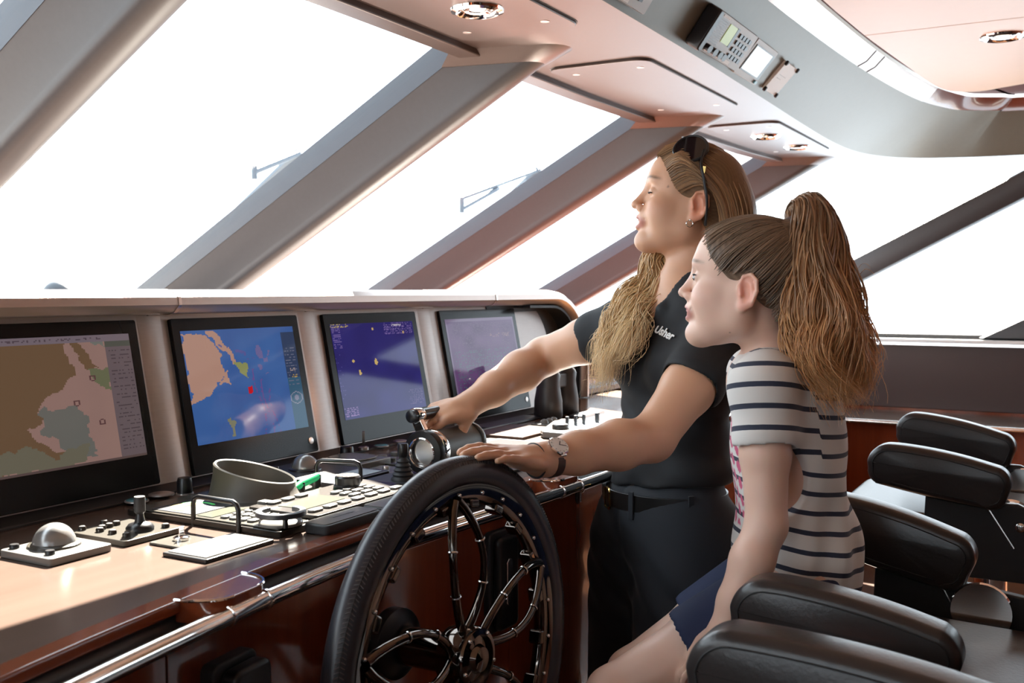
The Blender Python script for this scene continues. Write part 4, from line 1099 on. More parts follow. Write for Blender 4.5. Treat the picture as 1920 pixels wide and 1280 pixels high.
# ---------------------------------------------------------------- things seen through or on the glass
t = thing('compass_dome', (1.75, 2.30, 1.24), 'small clear compass dome standing behind the monitor brow at far left', 'compass')
MB().lathe([(0.055, 0), (0.055, 0.05), (0.050, 0.06)], (1.75, 2.30, 1.24), n=28).build('base', 'deck_gear_paint', t)
MB().sphere((1.75, 2.30, 1.30), (0.050, 0.050, 0.078), 24, 10, half=True).build('dome', 'deck_gear_paint', t)
def gear(name, pts, r, label, extra):
    t = thing(name, pts[0], label, 'deck gear')
    MB().tube(pts, r, 8).build('boom', 'deck_gear_paint', t)
    for nm, p_, r_ in extra: MB().tube(p_, r_, 8).build(nm, 'deck_gear_paint', t)
A, B = at(866, 384, 8.0), at(1012, 318, 8.6)
gear('deck_crane', [A + V(0, 0, 0.05), B], 0.014, 'pale grey deck crane boom outside, seen over the second pillar', [('jib', [A - V(0, 0, 0.03), A + (B - A) * 0.22 - V(0, 0, 0.015), A + (B - A) * 0.45 + V(0, 0, 0.0)], 0.018), ('hook', [A + V(0, 0, 0.055), A - V(0, 0, 0.06)], 0.02), ('post', [B, at(800, 520, 9.0), at(800, 520, 9.0) * V(1, 1, 0) + V(0, 0, 0.19)], 0.04)])
A, B = at(477, 322, 7.0), at(560, 288, 7.4)
gear('deck_davit', [A, B], 0.020, 'pale grey davit tip outside, seen over the first pillar', [('hook', [A + V(0, 0, 0.04), A - V(0, 0, 0.05)], 0.02), ('post', [B, at(360, 480, 8.0), at(360, 480, 8.0) * V(1, 1, 0) + V(0, 0, 0.19)], 0.04)])

# ---------------------------------------------------------------- helm chairs
mat('chair_leather', (0.030, 0.024, 0.023), 0.29, spec=0.5, bump=(180, 0.18, 0.0015), noise=(6, 0.12))
mat('chair_thread', (0.012, 0.011, 0.011), 0.6)
def arm(parent, F, Rr, width, th, disc_=False):
    """armrest from its front top corner F to rear top corner Rr (chair coordinates), a deep padded slab with a rounded outline"""
    F, Rr = np.array(F, float), np.array(Rr, float)
    L = np.linalg.norm((F - Rr)); ea = unit(F - Rr); en = V(1, 0, 0); eb = unit(np.cross(en, ea)); eb = eb if eb[2] > 0 else -eb
    o = (F + Rr) / 2
    top = [(L / 2 * q, 0.007 * (1 - (q / 0.72) ** 2)) for q in np.linspace(-0.60, 0.58, 9)]
    r1, r2 = 0.055, 0.042
    out = []
    out += [(-L / 2 + r2 - r2 * math.cos(a), -r2 + r2 * math.sin(a)) for a in np.linspace(0.0, 1.35, 10)] + top
    out += [(L / 2 - r1 + r1 * math.sin(a), -r1 + r1 * math.cos(a)) for a in np.linspace(0.15, math.pi / 2, 10)]
    r3 = 0.036
    out += [(L / 2 - 0.004 - r3 + r3 * math.cos(a), -th + r3 - r3 * math.sin(a)) for a in np.linspace(0, math.pi / 2, 8)] + [(0, -th * 1.03)]
    out += [(-L / 2 + 0.004 + r3 - r3 * math.sin(a), -th + r3 - r3 * math.cos(a)) for a in np.linspace(0, math.pi / 2, 8)]
    # pillow edges: the outline is drawn in towards both faces
    pl = [np.array(p) for p in out]
    ded = [pl[0]]
    for p in pl[1:]:
        if np.linalg.norm(p - ded[-1]) > 0.004: ded.append(p)
    cl_ = [np.array(p) for p in spline(ded + [ded[0]], 2)[:-1]]
    n_ = len(cl_)
    nrm = []
    for i in range(n_):
        t_ = unit(cl_[(i + 1) % n_] - cl_[i - 1]); nrm.append(np.array([t_[1], -t_[0]]))
    c_ = sum(cl_) / n_
    sg = 1 if sum((cl_[i] - c_) @ nrm[i] for i in range(n_)) > 0 else -1
    rr = 0.015
    lay = [(-width / 2 - 0.0025, rr + 0.009)] + [(-width / 2 + rr * (1 - math.cos(a)), rr * (1 - math.sin(a))) for a in np.linspace(0, math.pi / 2, 6)]
    lay += [(-x_, dd) for x_, dd in reversed(lay)]
    b = MB()
    vs = [o + ea * (cl_[i] - nrm[i] * sg * dd)[0] + eb * (cl_[i] - nrm[i] * sg * dd)[1] + en * x_ for x_, dd in lay for i in range(n_)]
    fs = [(k * n_ + i, k * n_ + (i + 1) % n_, (k + 1) * n_ + (i + 1) % n_, (k + 1) * n_ + i) for k in range(len(lay) - 1) for i in range(n_)]
    e0 = len(vs)
    vs += [o + ea * c_[0] + eb * c_[1] + en * (lay[0][0] - 0.002), o + ea * c_[0] + eb * c_[1] + en * (lay[-1][0] + 0.002)]
    fs += [(e0, (i + 1) % n_, i) for i in range(n_)] + [(e0 + 1, (len(lay) - 1) * n_ + i, (len(lay) - 1) * n_ + (i + 1) % n_) for i in range(n_)]
    b.add(vs, fs, True)
    a_ = b.build('armrest', 'chair_leather', parent, sharp=70)
    for k_, s_ in ((1, -1), (len(lay) - 2, 1)):
        x_, dd = lay[k_]
        pth = [o + ea * (cl_[i] - nrm[i] * sg * dd)[0] + eb * (cl_[i] - nrm[i] * sg * dd)[1] + en * (x_ + s_ * 0.0006) for i in range(n_)]
        MB().tube(pth, 0.0012, 6, closed_path=True).build('piping', 'chair_thread', a_)
    # bracket: a dark plate from under the arm to the back frame with a bolt
    br = MB(); q = [(-L / 2 + 0.06, -th * 0.9), (-L / 2 + 0.02, -th * 1.6), (-L / 2 - 0.16, -th * 1.9), (-L / 2 - 0.16, -th * 1.1), (-L / 2 - 0.02, -th * 0.75)]
    prism(br, q, o, ea, eb, en, -0.008, 0.008); bo = br.build('arm_bracket', 'black_plastic', parent, bevel=0.003)
    MB().lathe([(0.011, 0), (0.011, 0.005), (0.007, 0.008)], o + ea * (-L / 2 - 0.035) - eb * th * 1.25 - en * 0.008, -en, 16).build('bolt', 'steel', bo)
    MB().tube([o + ea * (-L / 2 + 0.04) - eb * th * 1.0 - en * 0.010, o + ea * (-L / 2 - 0.03) - eb * th * 1.75 - en * 0.012], 0.003, 8).build('stay', 'steel', bo)
    return a_
def chair(name, xc, label, arms, yf, zs, ydisc=None):
    t = thing(name, (xc, 0.22, 0.0), label, 'chair', 'black leather helm chairs', rot=(0, 0, 0))
    L0 = V(xc, 0.22, 0)
    wd = 0.46
    # seat cushion: rounded block, waterfall front
    b = MB(); prof = [(-0.24, -0.10), (yf - 0.22 - 0.03, -0.10), (yf - 0.22, -0.07), (yf - 0.22 + 0.002, -0.045), (yf - 0.22 - 0.02, -0.012), (yf - 0.22 - 0.07, 0.0), (0.0, -0.012), (-0.24, -0.02)]
    prism(b, prof, (0, 0, zs), (0, 1, 0), (0, 0, 1), (1, 0, 0), -wd / 2, wd / 2); b.build('seat', 'chair_leather', t, bevel=0.022, seg=4)
    b = MB(); prof = [(-0.24, zs - 0.06), (-0.20, zs + 0.0), (-0.235, zs + 0.30), (-0.27, zs + 0.58), (-0.30, zs + 0.60), (-0.345, zs + 0.58), (-0.33, zs + 0.1), (-0.30, zs - 0.08)]
    prism(b, prof, (0, 0, 0), (0, 1, 0), (0, 0, 1), (1, 0, 0), -wd / 2, wd / 2); b.build('backrest', 'chair_leather', t, bevel=0.025, seg=4)
    b = MB(); b.box((0, 0.0, zs - 0.125), (0.40, 0.40, 0.05)); b.build('seat_pan', 'black_plastic', t, bevel=0.008)
    MB().lathe([(0.05, 0), (0.05, 0.05), (0.042, 0.06), (0.042, zs - 0.17), (0.07, zs - 0.15)], (0, 0, 0.0), n=24).build('pedestal', 'chrome', t)
    MB().lathe([(0.26, 0), (0.26, 0.012), (0.22, 0.028), (0.06, 0.045)], (0, 0, 0), n=32).build('base', 'steel', t)
    for (F, Rr) in arms:
        F_, R_ = np.array(F) - L0, np.array(Rr) - L0
        q = [(F_[1] - 0.13, F_[2] - 0.09), (R_[1] + 0.03, R_[2] - 0.08), (R_[1] - 0.13, R_[2] - 0.10), (R_[1] - 0.16, zs - 0.14), (F_[1] - 0.02 - 0.1, zs - 0.14)]
        b = MB(); prism(b, q, (F_[0], 0, 0), (0, 1, 0), (0, 0, 1), (1, 0, 0), -0.012, 0.012); b.build('side_panel', 'black_matte', t, bevel=0.004)
        arm(t, F_, R_, 0.068, 0.105)
    for sx in (-1, 1):
        d = MB().lathe([(0.050, 0), (0.052, 0.006), (0.048, 0.013), (0.040, 0.015), (0.036, 0.010), (0.005, 0.010)], (sx * (wd / 2 + 0.012), -0.06, zs + 0.0), (sx, 0, 0), 32).build('pivot_disc', 'chrome', t)
        MB().lathe([(0.021, 0.010), (0.021, 0.014), (0.018, 0.016)], (sx * (wd / 2 + 0.012), -0.06, zs + 0.0), (sx, 0, 0), 20).build('disc_centre', 'black_plastic', d)
        for k in range(5):
            a = 2 * math.pi * k / 5
            MB().lathe([(0.0085, 0.010), (0.0085, 0.0125), (0.006, 0.013)], (sx * (wd / 2 + 0.012), -0.06 + 0.0295 * math.cos(a), zs + 0.0295 * math.sin(a)), (sx, 0, 0), 12).build('disc_hole', 'black_plastic', d)
    return t
def armx(uv0, uv1, x): return (onx(*uv0, x), onx(*uv1, x))
chair('helm_chair', 2.985, 'empty black leather helm chair at far right, nearest the right wall', [armx((1690, 765), (1912, 818), 3.26), armx((1636, 822), (1904, 880), 2.71)], 0.60, 0.80)
chair('helm_chair', 1.735, 'black leather helm chair the girl sits on', [armx((1515, 905), (1843, 1012), 2.01), armx((1388, 1062), (1818, 1185), 1.47)], 0.47, 0.785)
chair('helm_chair', 0.87, 'nearest black leather helm chair, cut off by the bottom of the picture', [armx((1308, 1150), (1990, 1330), 1.115), armx((800, 1570), (1460, 2020), 0.62)], 0.55, 0.76)
# ---------------------------------------------------------------- people: bodies as blended distance fields turned into one continuous mesh
class Field:
    def __init__(s): s.ops = []
    def copy(s, grow=0.0):
        f = Field(); f.ops = [dict(o, grow=o.get('grow', 0) + grow) for o in s.ops]; return f
    def cap(s, a, b, ra, rb=None, k=0.02, mode='u'):
        a, b = np.array(a, float), np.array(b, float); rb = ra if rb is None else rb
        r = max(ra, rb)
        s.ops.append(dict(t='cap', a=a, b=b, ra=ra, rb=rb, k=k, mode=mode, lo=np.minimum(a, b) - r, hi=np.maximum(a, b) + r)); return s
    def chain(s, pts, rs, k=0.02, k0=None):
        for i in range(len(pts) - 1): s.cap(pts[i], pts[i + 1], rs[i], rs[i + 1], (k0 if (i == 0 and k0 is not None) else k))
        return s
    def ell(s, c, r, M=None, k=0.02, mode='u'):
        c = np.array(c, float); r = np.array([r] * 3 if np.isscalar(r) else r, float); M = np.eye(3) if M is None else np.array(M, float)
        e = np.sqrt(((M * r[:, None]) ** 2).sum(0))
        s.ops.append(dict(t='ell', c=c, r=r, M=M, k=k, mode=mode, lo=c - e, hi=c + e)); return s
    def cut(s, p, n, k=0.0):
        """keep the side against n"""
        s.ops.append(dict(t='cut', p=np.array(p, float), n=unit(n), k=k, mode='i', lo=None, hi=None)); return s
    def fn(s, f): s.ops.append(dict(t='fn', f=f, mode='x', lo=None, hi=None, k=0)); return s
    def mesh(s, lo, hi, h):
        lo, hi = np.array(lo, float), np.array(hi, float)
        n = np.ceil((hi - lo) / h).astype(int) + 1
        ax_ = [(lo[i] + h * np.arange(n[i])).astype(np.float32) for i in range(3)]
        D = np.full(n, 0.08, np.float32)
        for o in s.ops:
            g = o.get('grow', 0.0)
            if o['lo'] is None: sl = [slice(0, n[i]) for i in range(3)]
            else:
                m = o['k'] + abs(g) + 0.03
                i0 = np.clip(np.floor((o['lo'] - m - lo) / h).astype(int), 0, n); i1 = np.clip(np.ceil((o['hi'] + m - lo) / h).astype(int) + 1, 0, n)
                if (i1 <= i0).any(): continue
                sl = [slice(a, b) for a, b in zip(i0, i1)]
            X, Y, Z = np.meshgrid(ax_[0][sl[0]], ax_[1][sl[1]], ax_[2][sl[2]], indexing='ij')
            sub = D[sl[0], sl[1], sl[2]]
            if o['t'] == 'cap':
                a, b = o['a'], o['b']; ba = b - a; L = ba @ ba + 1e-12
                px, py, pz = X - a[0], Y - a[1], Z - a[2]
                t = np.clip((px * ba[0] + py * ba[1] + pz * ba[2]) / L, 0, 1)
                d = np.sqrt((px - ba[0] * t) ** 2 + (py - ba[1] * t) ** 2 + (pz - ba[2] * t) ** 2) - (o['ra'] + (o['rb'] - o['ra']) * t)
            elif o['t'] == 'ell':
                c, r, M = o['c'], o['r'], o['M']
                px, py, pz = X - c[0], Y - c[1], Z - c[2]
                q = [(px * M[i][0] + py * M[i][1] + pz * M[i][2]) for i in range(3)]
                k0 = np.sqrt(sum((q[i] / r[i]) ** 2 for i in range(3))); k1 = np.sqrt(sum((q[i] / r[i] ** 2) ** 2 for i in range(3))) + 1e-9
                d = k0 * (k0 - 1) / k1
            elif o['t'] == 'cut':
                d = (X - o['p'][0]) * o['n'][0] + (Y - o['p'][1]) * o['n'][1] + (Z - o['p'][2]) * o['n'][2]
            else:
                sub[...] = o['f'](X, Y, Z, sub); continue
            if o['t'] != 'cut': d = d - g
            d = d.astype(np.float32); k = o['k']
            if o['mode'] == 'u':
                if k > 0:
                    hh = np.clip(0.5 + 0.5 * (d - sub) / k, 0, 1); sub[...] = d * (1 - hh) + sub * hh - k * hh * (1 - hh)
                else: sub[...] = np.minimum(sub, d)
            else:
                dd = -d if o['mode'] == 's' else d
                if k > 0:
                    hh = np.clip(0.5 - 0.5 * (dd - sub) / k, 0, 1); sub[...] = dd * (1 - hh) + sub * hh + k * hh * (1 - hh)
                else: sub[...] = np.maximum(sub, dd)
        return surface_nets(D, lo, h)
def surface_nets(D, lo, h):
    neg = D < 0
    nx, ny, nz = D.shape
    cnt = np.zeros((nx - 1, ny - 1, nz - 1), np.int8)
    for i in (0, 1):
        for j in (0, 1):
            for k in (0, 1): cnt += neg[i:nx - 1 + i, j:ny - 1 + j, k:nz - 1 + k]
    act = (cnt > 0) & (cnt < 8)
    ids = np.argwhere(act)
    if len(ids) == 0: return np.zeros((0, 3)), np.zeros((0, 4), int)
    idx = np.full(act.shape, -1, np.int64); idx[act] = np.arange(len(ids))
    acc = np.zeros((len(ids), 3)); num = np.zeros(len(ids))
    C8 = [(i, j, k) for i in (0, 1) for j in (0, 1) for k in (0, 1)]
    for a in C8:
        for b in C8:
            if sum(abs(p - q) for p, q in zip(a, b)) == 1 and a < b:
                da = D[ids[:, 0] + a[0], ids[:, 1] + a[1], ids[:, 2] + a[2]]; db = D[ids[:, 0] + b[0], ids[:, 1] + b[1], ids[:, 2] + b[2]]
                c = (da < 0) != (db < 0)
                t = np.where(c, da / (da - db + 1e-20), 0)
                p = np.array(a)[None] + (np.array(b) - np.array(a))[None] * t[:, None]
                acc[c] += p[c]; num[c] += 1
    vs = lo + h * (ids + acc / num[:, None])
    fs = []
    for ax_ in range(3):
        o1, o2 = [(1, 2), (2, 0), (0, 1)][ax_]
        a = [slice(None)] * 3; b = [slice(None)] * 3
        a[ax_] = slice(0, D.shape[ax_] - 1); b[ax_] = slice(1, D.shape[ax_])
        ch = neg[tuple(a)] != neg[tuple(b)]
        e = np.argwhere(ch)
        ok = (e[:, o1] > 0) & (e[:, o2] > 0) & (e[:, o1] < D.shape[o1] - 1) & (e[:, o2] < D.shape[o2] - 1)
        e = e[ok]
        def cid(d1, d2):
            q = e.copy(); q[:, o1] += d1; q[:, o2] += d2
            return idx[q[:, 0], q[:, 1], q[:, 2]]
        quad = np.stack([cid(-1, -1), cid(0, -1), cid(0, 0), cid(-1, 0)], 1)
        fl = neg[e[:, 0], e[:, 1], e[:, 2]]
        quad[~fl] = quad[~fl][:, ::-1]
        fs.append(quad)
    return vs, np.concatenate(fs)
def net_object(name, pieces, m, parent, color=None, attr=None, smooth_it=0, label=None):
    """pieces: list of (verts, quads) joined into one mesh; color(verts)->rgb array stored as 'tone'"""
    vs, fs, b = [], [], 0
    for v, f in pieces:
        vs.append(v); fs.append(f + b); b += len(v)
    vs = np.concatenate(vs); fs = np.concatenate(fs)
    org = WO[parent.name]
    me = bpy.data.meshes.new(name)
    me.vertices.add(len(vs)); me.vertices.foreach_set('co', (vs - org).astype(np.float32).ravel())
    me.loops.add(len(fs) * 4); me.loops.foreach_set('vertex_index', fs.astype(np.int32).ravel())
    me.polygons.add(len(fs)); me.polygons.foreach_set('loop_start', np.arange(0, len(fs) * 4, 4, dtype=np.int32))
    me.update(calc_edges=True)
    me.polygons.foreach_set('use_smooth', np.ones(len(fs), bool))
    if color is not None:
        c = np.concatenate([color(vs), np.ones((len(vs), 1))], 1).astype(np.float32)
        a = me.attributes.new('tone', 'FLOAT_COLOR', 'POINT'); a.data.foreach_set('color', c.ravel())
    if attr is not None:
        for nm, fn_ in attr.items():
            a = me.attributes.new(nm, 'FLOAT', 'POINT'); a.data.foreach_set('value', fn_(vs).astype(np.float32))
    me.materials.append(MATS[m])
    o = bpy.data.objects.new(name, me); COL.objects.link(o); o.parent = parent
    WO[o.name] = org
    if smooth_it:
        md = o.modifiers.new('smooth', 'SMOOTH'); md.iterations = smooth_it; md.factor = 0.5
    if label: o['label'] = label
    return o
class Frame:
    def __init__(s, o, fwd, left, up, scale=1.0): s.o = np.array(o, float); s.M = np.array([unit(fwd), unit(left), unit(up)]); s.s = scale
    def __call__(s, x, y, z): return s.o + (x * s.M[0] + y * s.M[1] + z * s.M[2]) * s.s
    def inv(s, P): return ((P - s.o) @ s.M.T) / s.s
def ortho(fwd, up):
    f = unit(fwd); l = unit(np.cross(up, f)); u = np.cross(f, l); return f, l, u
def head_field(f, H, smile=1.0, lids=1.0):
    """adult-size head in head frame H (x forward, y left, z up, origin between the ears)"""
    s = H.s; M = H.M
    def E(c, r, k=0.02, mode='u', R=None): f.ell(H(*c), [q * s for q in r], M if R is None else R, k * s, mode)
    def K(a, b, ra, rb, k=0.02, mode='u'): f.cap(H(*a), H(*b), ra * s, rb * s, k * s, mode)
    E((-0.008, 0, 0.046), (0.092, 0.071, 0.080)); E((0.048, 0, 0.060), (0.049, 0.058, 0.050), 0.03)
    E((0.042, 0, -0.008), (0.054, 0.057, 0.088), 0.03)
    for y in (-1, 1):
        K((0.006, y * 0.047, -0.050), (0.074, y * 0.014, -0.083), 0.018, 0.0165, 0.028)
        K((0.004, y * 0.052, 0.00), (0.006, y * 0.047, -0.050), 0.018, 0.018, 0.02)
        E((0.066, y * 0.036, -0.014), (0.024, 0.022, 0.023), 0.022)
        E((0.038, y * 0.042, -0.032), (0.036, 0.019, 0.036), 0.025)
    E((0.082, 0, -0.083), (0.0185, 0.018, 0.0165), 0.02)
    K((0.0845, -0.030, 0.041), (0.0845, 0.030, 0.041), 0.0125, 0.0125, 0.018)
    for y in (-1, 1): E((0.102, y * 0.032, 0.018), (0.016, 0.018, 0.014), 0.014, 's')
    K((0.0925, 0, 0.030), (0.1125, 0, -0.009), 0.0065, 0.0085, 0.011)
    E((0.1145, 0, -0.0125), (0.0095, 0.0095, 0.0085), 0.006)
    for y in (-1, 1): E((0.1015, y * 0.0115, -0.0175), (0.0105, 0.0065, 0.0072), 0.006)
    for y in (-1, 1): E((0.1045, y * 0.0062, -0.0245), (0.004, 0.0032, 0.0025), 0.002, 's')
    E((0.0905, 0, -0.040), (0.0165, 0.026, 0.018), 0.012)
    for y in (-1, 1):
        K((0.1045, y * 0.004, -0.0365), (0.0830, y * 0.030, -0.0405 + 0.006 * smile), 0.0042, 0.0020, 0.004)
        K((0.1000, 0, -0.0570), (0.0830, y * 0.028, -0.0450 + 0.005 * smile), 0.0052, 0.0022, 0.004)
        K((0.1070, 0, -0.0468), (0.0855, y * 0.0300, -0.0425 + 0.006 * smile), 0.0060, 0.0018, 0.002, 's')
        # eyelids
        E((0.0815, y * 0.0315, 0.0185), (0.0125, 0.0145, 0.0115), 0.004)
        # ears
        ea = unit(M[0] * 0.95 - M[2] * 0.12 - M[1] * y * 0.33); eu = unit(M[2] + M[0] * -0.18); en = unit(np.cross(ea, eu)); eu = np.cross(en, ea)
        Re = np.array([ea, en, eu])
        f.ell(H(-0.008, y * 0.0755, 0.002), [0.0175 * s, 0.0065 * s, 0.030 * s], Re, 0.006 * s)
        f.ell(H(-0.001, y * 0.0725, -0.024), [0.009 * s, 0.006 * s, 0.010 * s], Re, 0.006 * s)
        f.ell(H(-0.003, y * 0.0850, 0.000), [0.0110 * s, 0.0105 * s, 0.0195 * s], Re, 0.003 * s, 's')
        arc = [(0.010, -0.006), (0.013, 0.012), (0.006, 0.026), (-0.008, 0.029), (-0.018, 0.018), (-0.019, 0.0), (-0.012, -0.018)]
        pts = [H(-0.006, y * 0.0800, 0.002) + (ea * p + eu * q) * s - en * 0 for p, q in arc]
        for i in range(len(pts) - 1): f.cap(pts[i], pts[i + 1], 0.0035 * s, 0.0035 * s, 0.002 * s)
        f.cap(H(-0.006, y * 0.0775, 0.002) + (ea * -0.010 + eu * 0.014) * s, H(-0.006, y * 0.0775, 0.002) + (ea * -0.009 + eu * -0.012) * s, 0.0025 * s, 0.0025 * s, 0.004 * s)
def skin_tone(H, base, lip, brow, blush_ear_glow, extra=()):
    def fn(vs):
        c = np.tile(np.array(base), (len(vs), 1))
        q = H.inv(vs)
        def w(cx, cy, cz, rx, ry, rz): return np.clip(1.15 - np.sqrt(((q[:, 0] - cx) / rx) ** 2 + ((abs(q[:, 1]) - cy) / ry) ** 2 + ((q[:, 2] - cz) / rz) ** 2), 0, 1)[:, None]
        b_ = w(0.07, 0.045, -0.015, 0.035, 0.03, 0.025) * 0.5
        c = c * (1 - b_) + np.array(blush_ear_glow) * b_
        e2_ = np.clip(w(-0.008, 0.080, 0.0, 0.026, 0.012, 0.036) * 2, 0, 1) * 0.6  # ear redness: light glowing through the ear, put into the skin colour
        c = c * (1 - e2_) + np.array(blush_ear_glow) * np.array((1.12, 0.80, 0.72)) * e2_
        l_ = np.clip(w(0.098, 0.0, -0.0465, 0.020, 0.031, 0.0140) * 3, 0, 1) * 0.8
        c = c * (1 - l_) + np.array(lip) * l_
        # eyebrows: a narrow arched band
        arch = 0.0425 + 0.004 * np.cos((abs(q[:, 1]) - 0.034) / 0.02 * 1.2)
        e_ = (np.clip(1 - abs(q[:, 2] - arch) / 0.0045, 0, 1) * np.clip((abs(q[:, 1]) - 0.012) / 0.006, 0, 1) * np.clip((0.056 - abs(q[:, 1])) / 0.010, 0, 1) * (q[:, 0] > 0.05))[:, None]
        c = c * (1 - 0.95 * e_) + np.array(brow) * 0.95 * e_
        for (x, y, z, r, col) in extra:
            d = np.sqrt((q[:, 0] - x) ** 2 + (q[:, 1] - y) ** 2 + (q[:, 2] - z) ** 2)
            m_ = np.clip(1.6 - d / r, 0, 1)[:, None]
            c = c * (1 - m_) + np.array(col) * m_
        return c
    return fn
def hand_field(f, Wp, fwd, back, thumb_side, curls, thumb, s=1.0, spread=0.0, k=0.006):
    """Wp wrist point; fwd along the fingers; back = back-of-hand direction; thumb_side +-1 along cross(back,fwd);
    curls: per finger (index..little) three bend angles in degrees; thumb: (points in hand frame)"""
    fw_ = unit(fwd); bk = unit(np.array(back) - fw_ * (np.array(back) @ fw_)); sd = np.cross(bk, fw_) * thumb_side
    def P(x, y, z): return np.array(Wp) + (fw_ * x + sd * y + bk * z) * s
    R = np.array([fw_, sd, bk])
    f.ell(P(0.045, 0.002, -0.002), [0.052 * s, 0.040 * s, 0.0155 * s], R, 0.012)
    f.cap(P(0.0, 0.0, 0.0), P(0.045, 0.0, 0.0), 0.024 * s, 0.020 * s, 0.015)
    f.ell(P(0.028, 0.026, -0.008), [0.028 * s, 0.017 * s, 0.015 * s], R, 0.012)
    ends = []
    specs = [(0.030, 0.086, (0.042, 0.025, 0.020), 0.0088), (0.010, 0.091, (0.046, 0.029, 0.021), 0.0090), (-0.010, 0.087, (0.043, 0.027, 0.020), 0.0086), (-0.028, 0.079, (0.034, 0.020, 0.018), 0.0076)]
    for i, (y, x, segs, r) in enumerate(specs):
        p = P(x, y, 0.001); ang = 0.0; f.cap(P(x - 0.04, y * 0.8, 0.0), p, 0.0105 * s, r * 1.12 * s, 0.010)
        sp = (y - 0.0) * spread * 8
        for j, L in enumerate(segs):
            ang += math.radians(curls[i][j])
            d = fw_ * math.cos(ang) - bk * math.sin(ang) + sd * sp
            q = p + unit(d) * L * s
            f.cap(p, q, r * (1 - 0.08 * j) * s, r * (0.93 - 0.10 * j) * s, 0.003)
            p = q
        ends.append((p, unit(d)))
    tp = [P(*t_) for t_ in thumb]
    for i in range(len(tp) - 1): f.cap(tp[i], tp[i + 1], (0.0135, 0.0105, 0.0095, 0.0085)[i] * s, (0.0105, 0.0095, 0.0078, 0.007)[i] * s, 0.008 if i == 0 else 0.003)
    return P, ends
# ---- hair: sheets of tapered strands between guide curves
def strand_mesh(curves, r, seed, sides=4, tone=None):
    rs_ = np.random.RandomState(seed)
    vs, fs, cs = [], [], []
    b = 0
    for c in curves:
        P = np.array(c); n = len(P)
        T = np.gradient(P, axis=0); T /= np.linalg.norm(T, axis=1)[:, None] + 1e-12
        a = np.array([0.31, 0.52, 0.79]); A = np.cross(T, a); A /= np.linalg.norm(A, axis=1)[:, None] + 1e-9; B = np.cross(T, A)
        q = np.linspace(0, 1, n); rr = r * (0.75 + 0.5 * rs_.rand()) * np.clip(1.06 - q ** 3, 0.12, 1)
        rr[0] *= 0.5
        for j in range(sides):
            t = 2 * math.pi * j / sides
            vs.append(P + (A * math.cos(t) + B * math.sin(t)) * rr[:, None])
        V_ = np.stack(vs[-sides:], 1).reshape(-1, 3); del vs[-sides:]
        vs.append(V_)
        i = np.arange(n - 1)[:, None]; j = np.arange(sides)[None]
        f = np.stack([i * sides + j, i * sides + (j + 1) % sides, (i + 1) * sides + (j + 1) % sides, (i + 1) * sides + j], -1).reshape(-1, 4) + b
        fs.append(f); b += n * sides
        col = tone(rs_, q)
        cs.append(np.repeat(col, sides, 0))
    return np.concatenate(vs), np.concatenate(fs), np.concatenate(cs)
def sheet(guides, n, seed, jit=0.006, wave=0.0, freq=5.0, pts=22, jend=2.5, clump=12, lift=None):
    """strands interpolated between guide curves (each a list of 3-D points)"""
    rs_ = np.random.RandomState(seed)
    G = []
    for g in guides:
        s_ = np.array(spline(g, 8)); L = np.r_[0, np.cumsum(np.linalg.norm(np.diff(s_, axis=0), axis=1))]; L /= L[-1]
        G.append(np.stack([np.interp(np.linspace(0, 1, pts), L, s_[:, i]) for i in range(3)], 1))
    G = np.array(G); m = len(G)
    out = []
    cl = np.cumsum(rs_.randn(clump) * 0.9); ca = rs_.randn(clump, 3); cb = rs_.randn(clump, 3)
    q = np.linspace(0, 1, pts)[:, None]
    for k in range(n):
        u = rs_.rand() * (m - 1); i = min(int(u), m - 2); t = u - i
        # strands gather towards lock centres
        cpos = u / (m - 1) * (clump - 1); c = int(round(cpos)); uc = c / (clump - 1) * (m - 1); ic = min(int(uc), m - 2); tc_ = uc - ic
        P = G[i] * (1 - t) + G[i + 1] * t; PC = G[ic] * (1 - tc_) + G[ic + 1] * tc_
        P = P + (PC - P) * 0.32 * q
        o = rs_.randn(3) * jit
        P = P + o * (0.45 + (jend - 0.45) * q)
        c0 = min(int(cpos), clump - 2); tt = cpos - c0
        ph = cl[c0] * (1 - tt) + cl[c0 + 1] * tt + rs_.randn() * 0.18
        a = unit(ca[c0] * (1 - tt) + ca[c0 + 1] * tt); b_ = unit(cb[c0] * (1 - tt) + cb[c0 + 1] * tt)
        P = P + wave * (q ** 1.1) * (np.sin(freq * 2 * math.pi * q + ph) * a + 0.6 * np.cos(freq * 2 * math.pi * q * 0.9 + ph) * b_)
        cut_ = 0.80 + 0.20 * rs_.rand()
        nn = np.linspace(0, cut_, pts)
        P = np.stack([np.interp(nn, np.linspace(0, 1, pts), P[:, z]) for z in range(3)], 1)
        out.append(P)
    return out
def hair_object(name, curves, r, seed, parent, tone, m='hair'):
    v, f, c = strand_mesh(curves, r, seed, 4, tone)
    org = WO[parent.name]
    me = bpy.data.meshes.new(name)
    me.vertices.add(len(v)); me.vertices.foreach_set('co', (v - org).astype(np.float32).ravel())
    me.loops.add(len(f) * 4); me.loops.foreach_set('vertex_index', f.astype(np.int32).ravel())
    me.polygons.add(len(f)); me.polygons.foreach_set('loop_start', np.arange(0, len(f) * 4, 4, dtype=np.int32))
    me.update(calc_edges=True); me.polygons.foreach_set('use_smooth', np.ones(len(f), bool))
    a = me.attributes.new('tone', 'FLOAT_COLOR', 'POINT'); a.data.foreach_set('color', np.concatenate([c, np.ones((len(c), 1))], 1).astype(np.float32).ravel())
    me.materials.append(MATS[m])
    o = bpy.data.objects.new(name, me); COL.objects.link(o); o.parent = parent; WO[o.name] = org
    o['kind'] = 'stuff'
    return o
def bary(pieces): return pieces
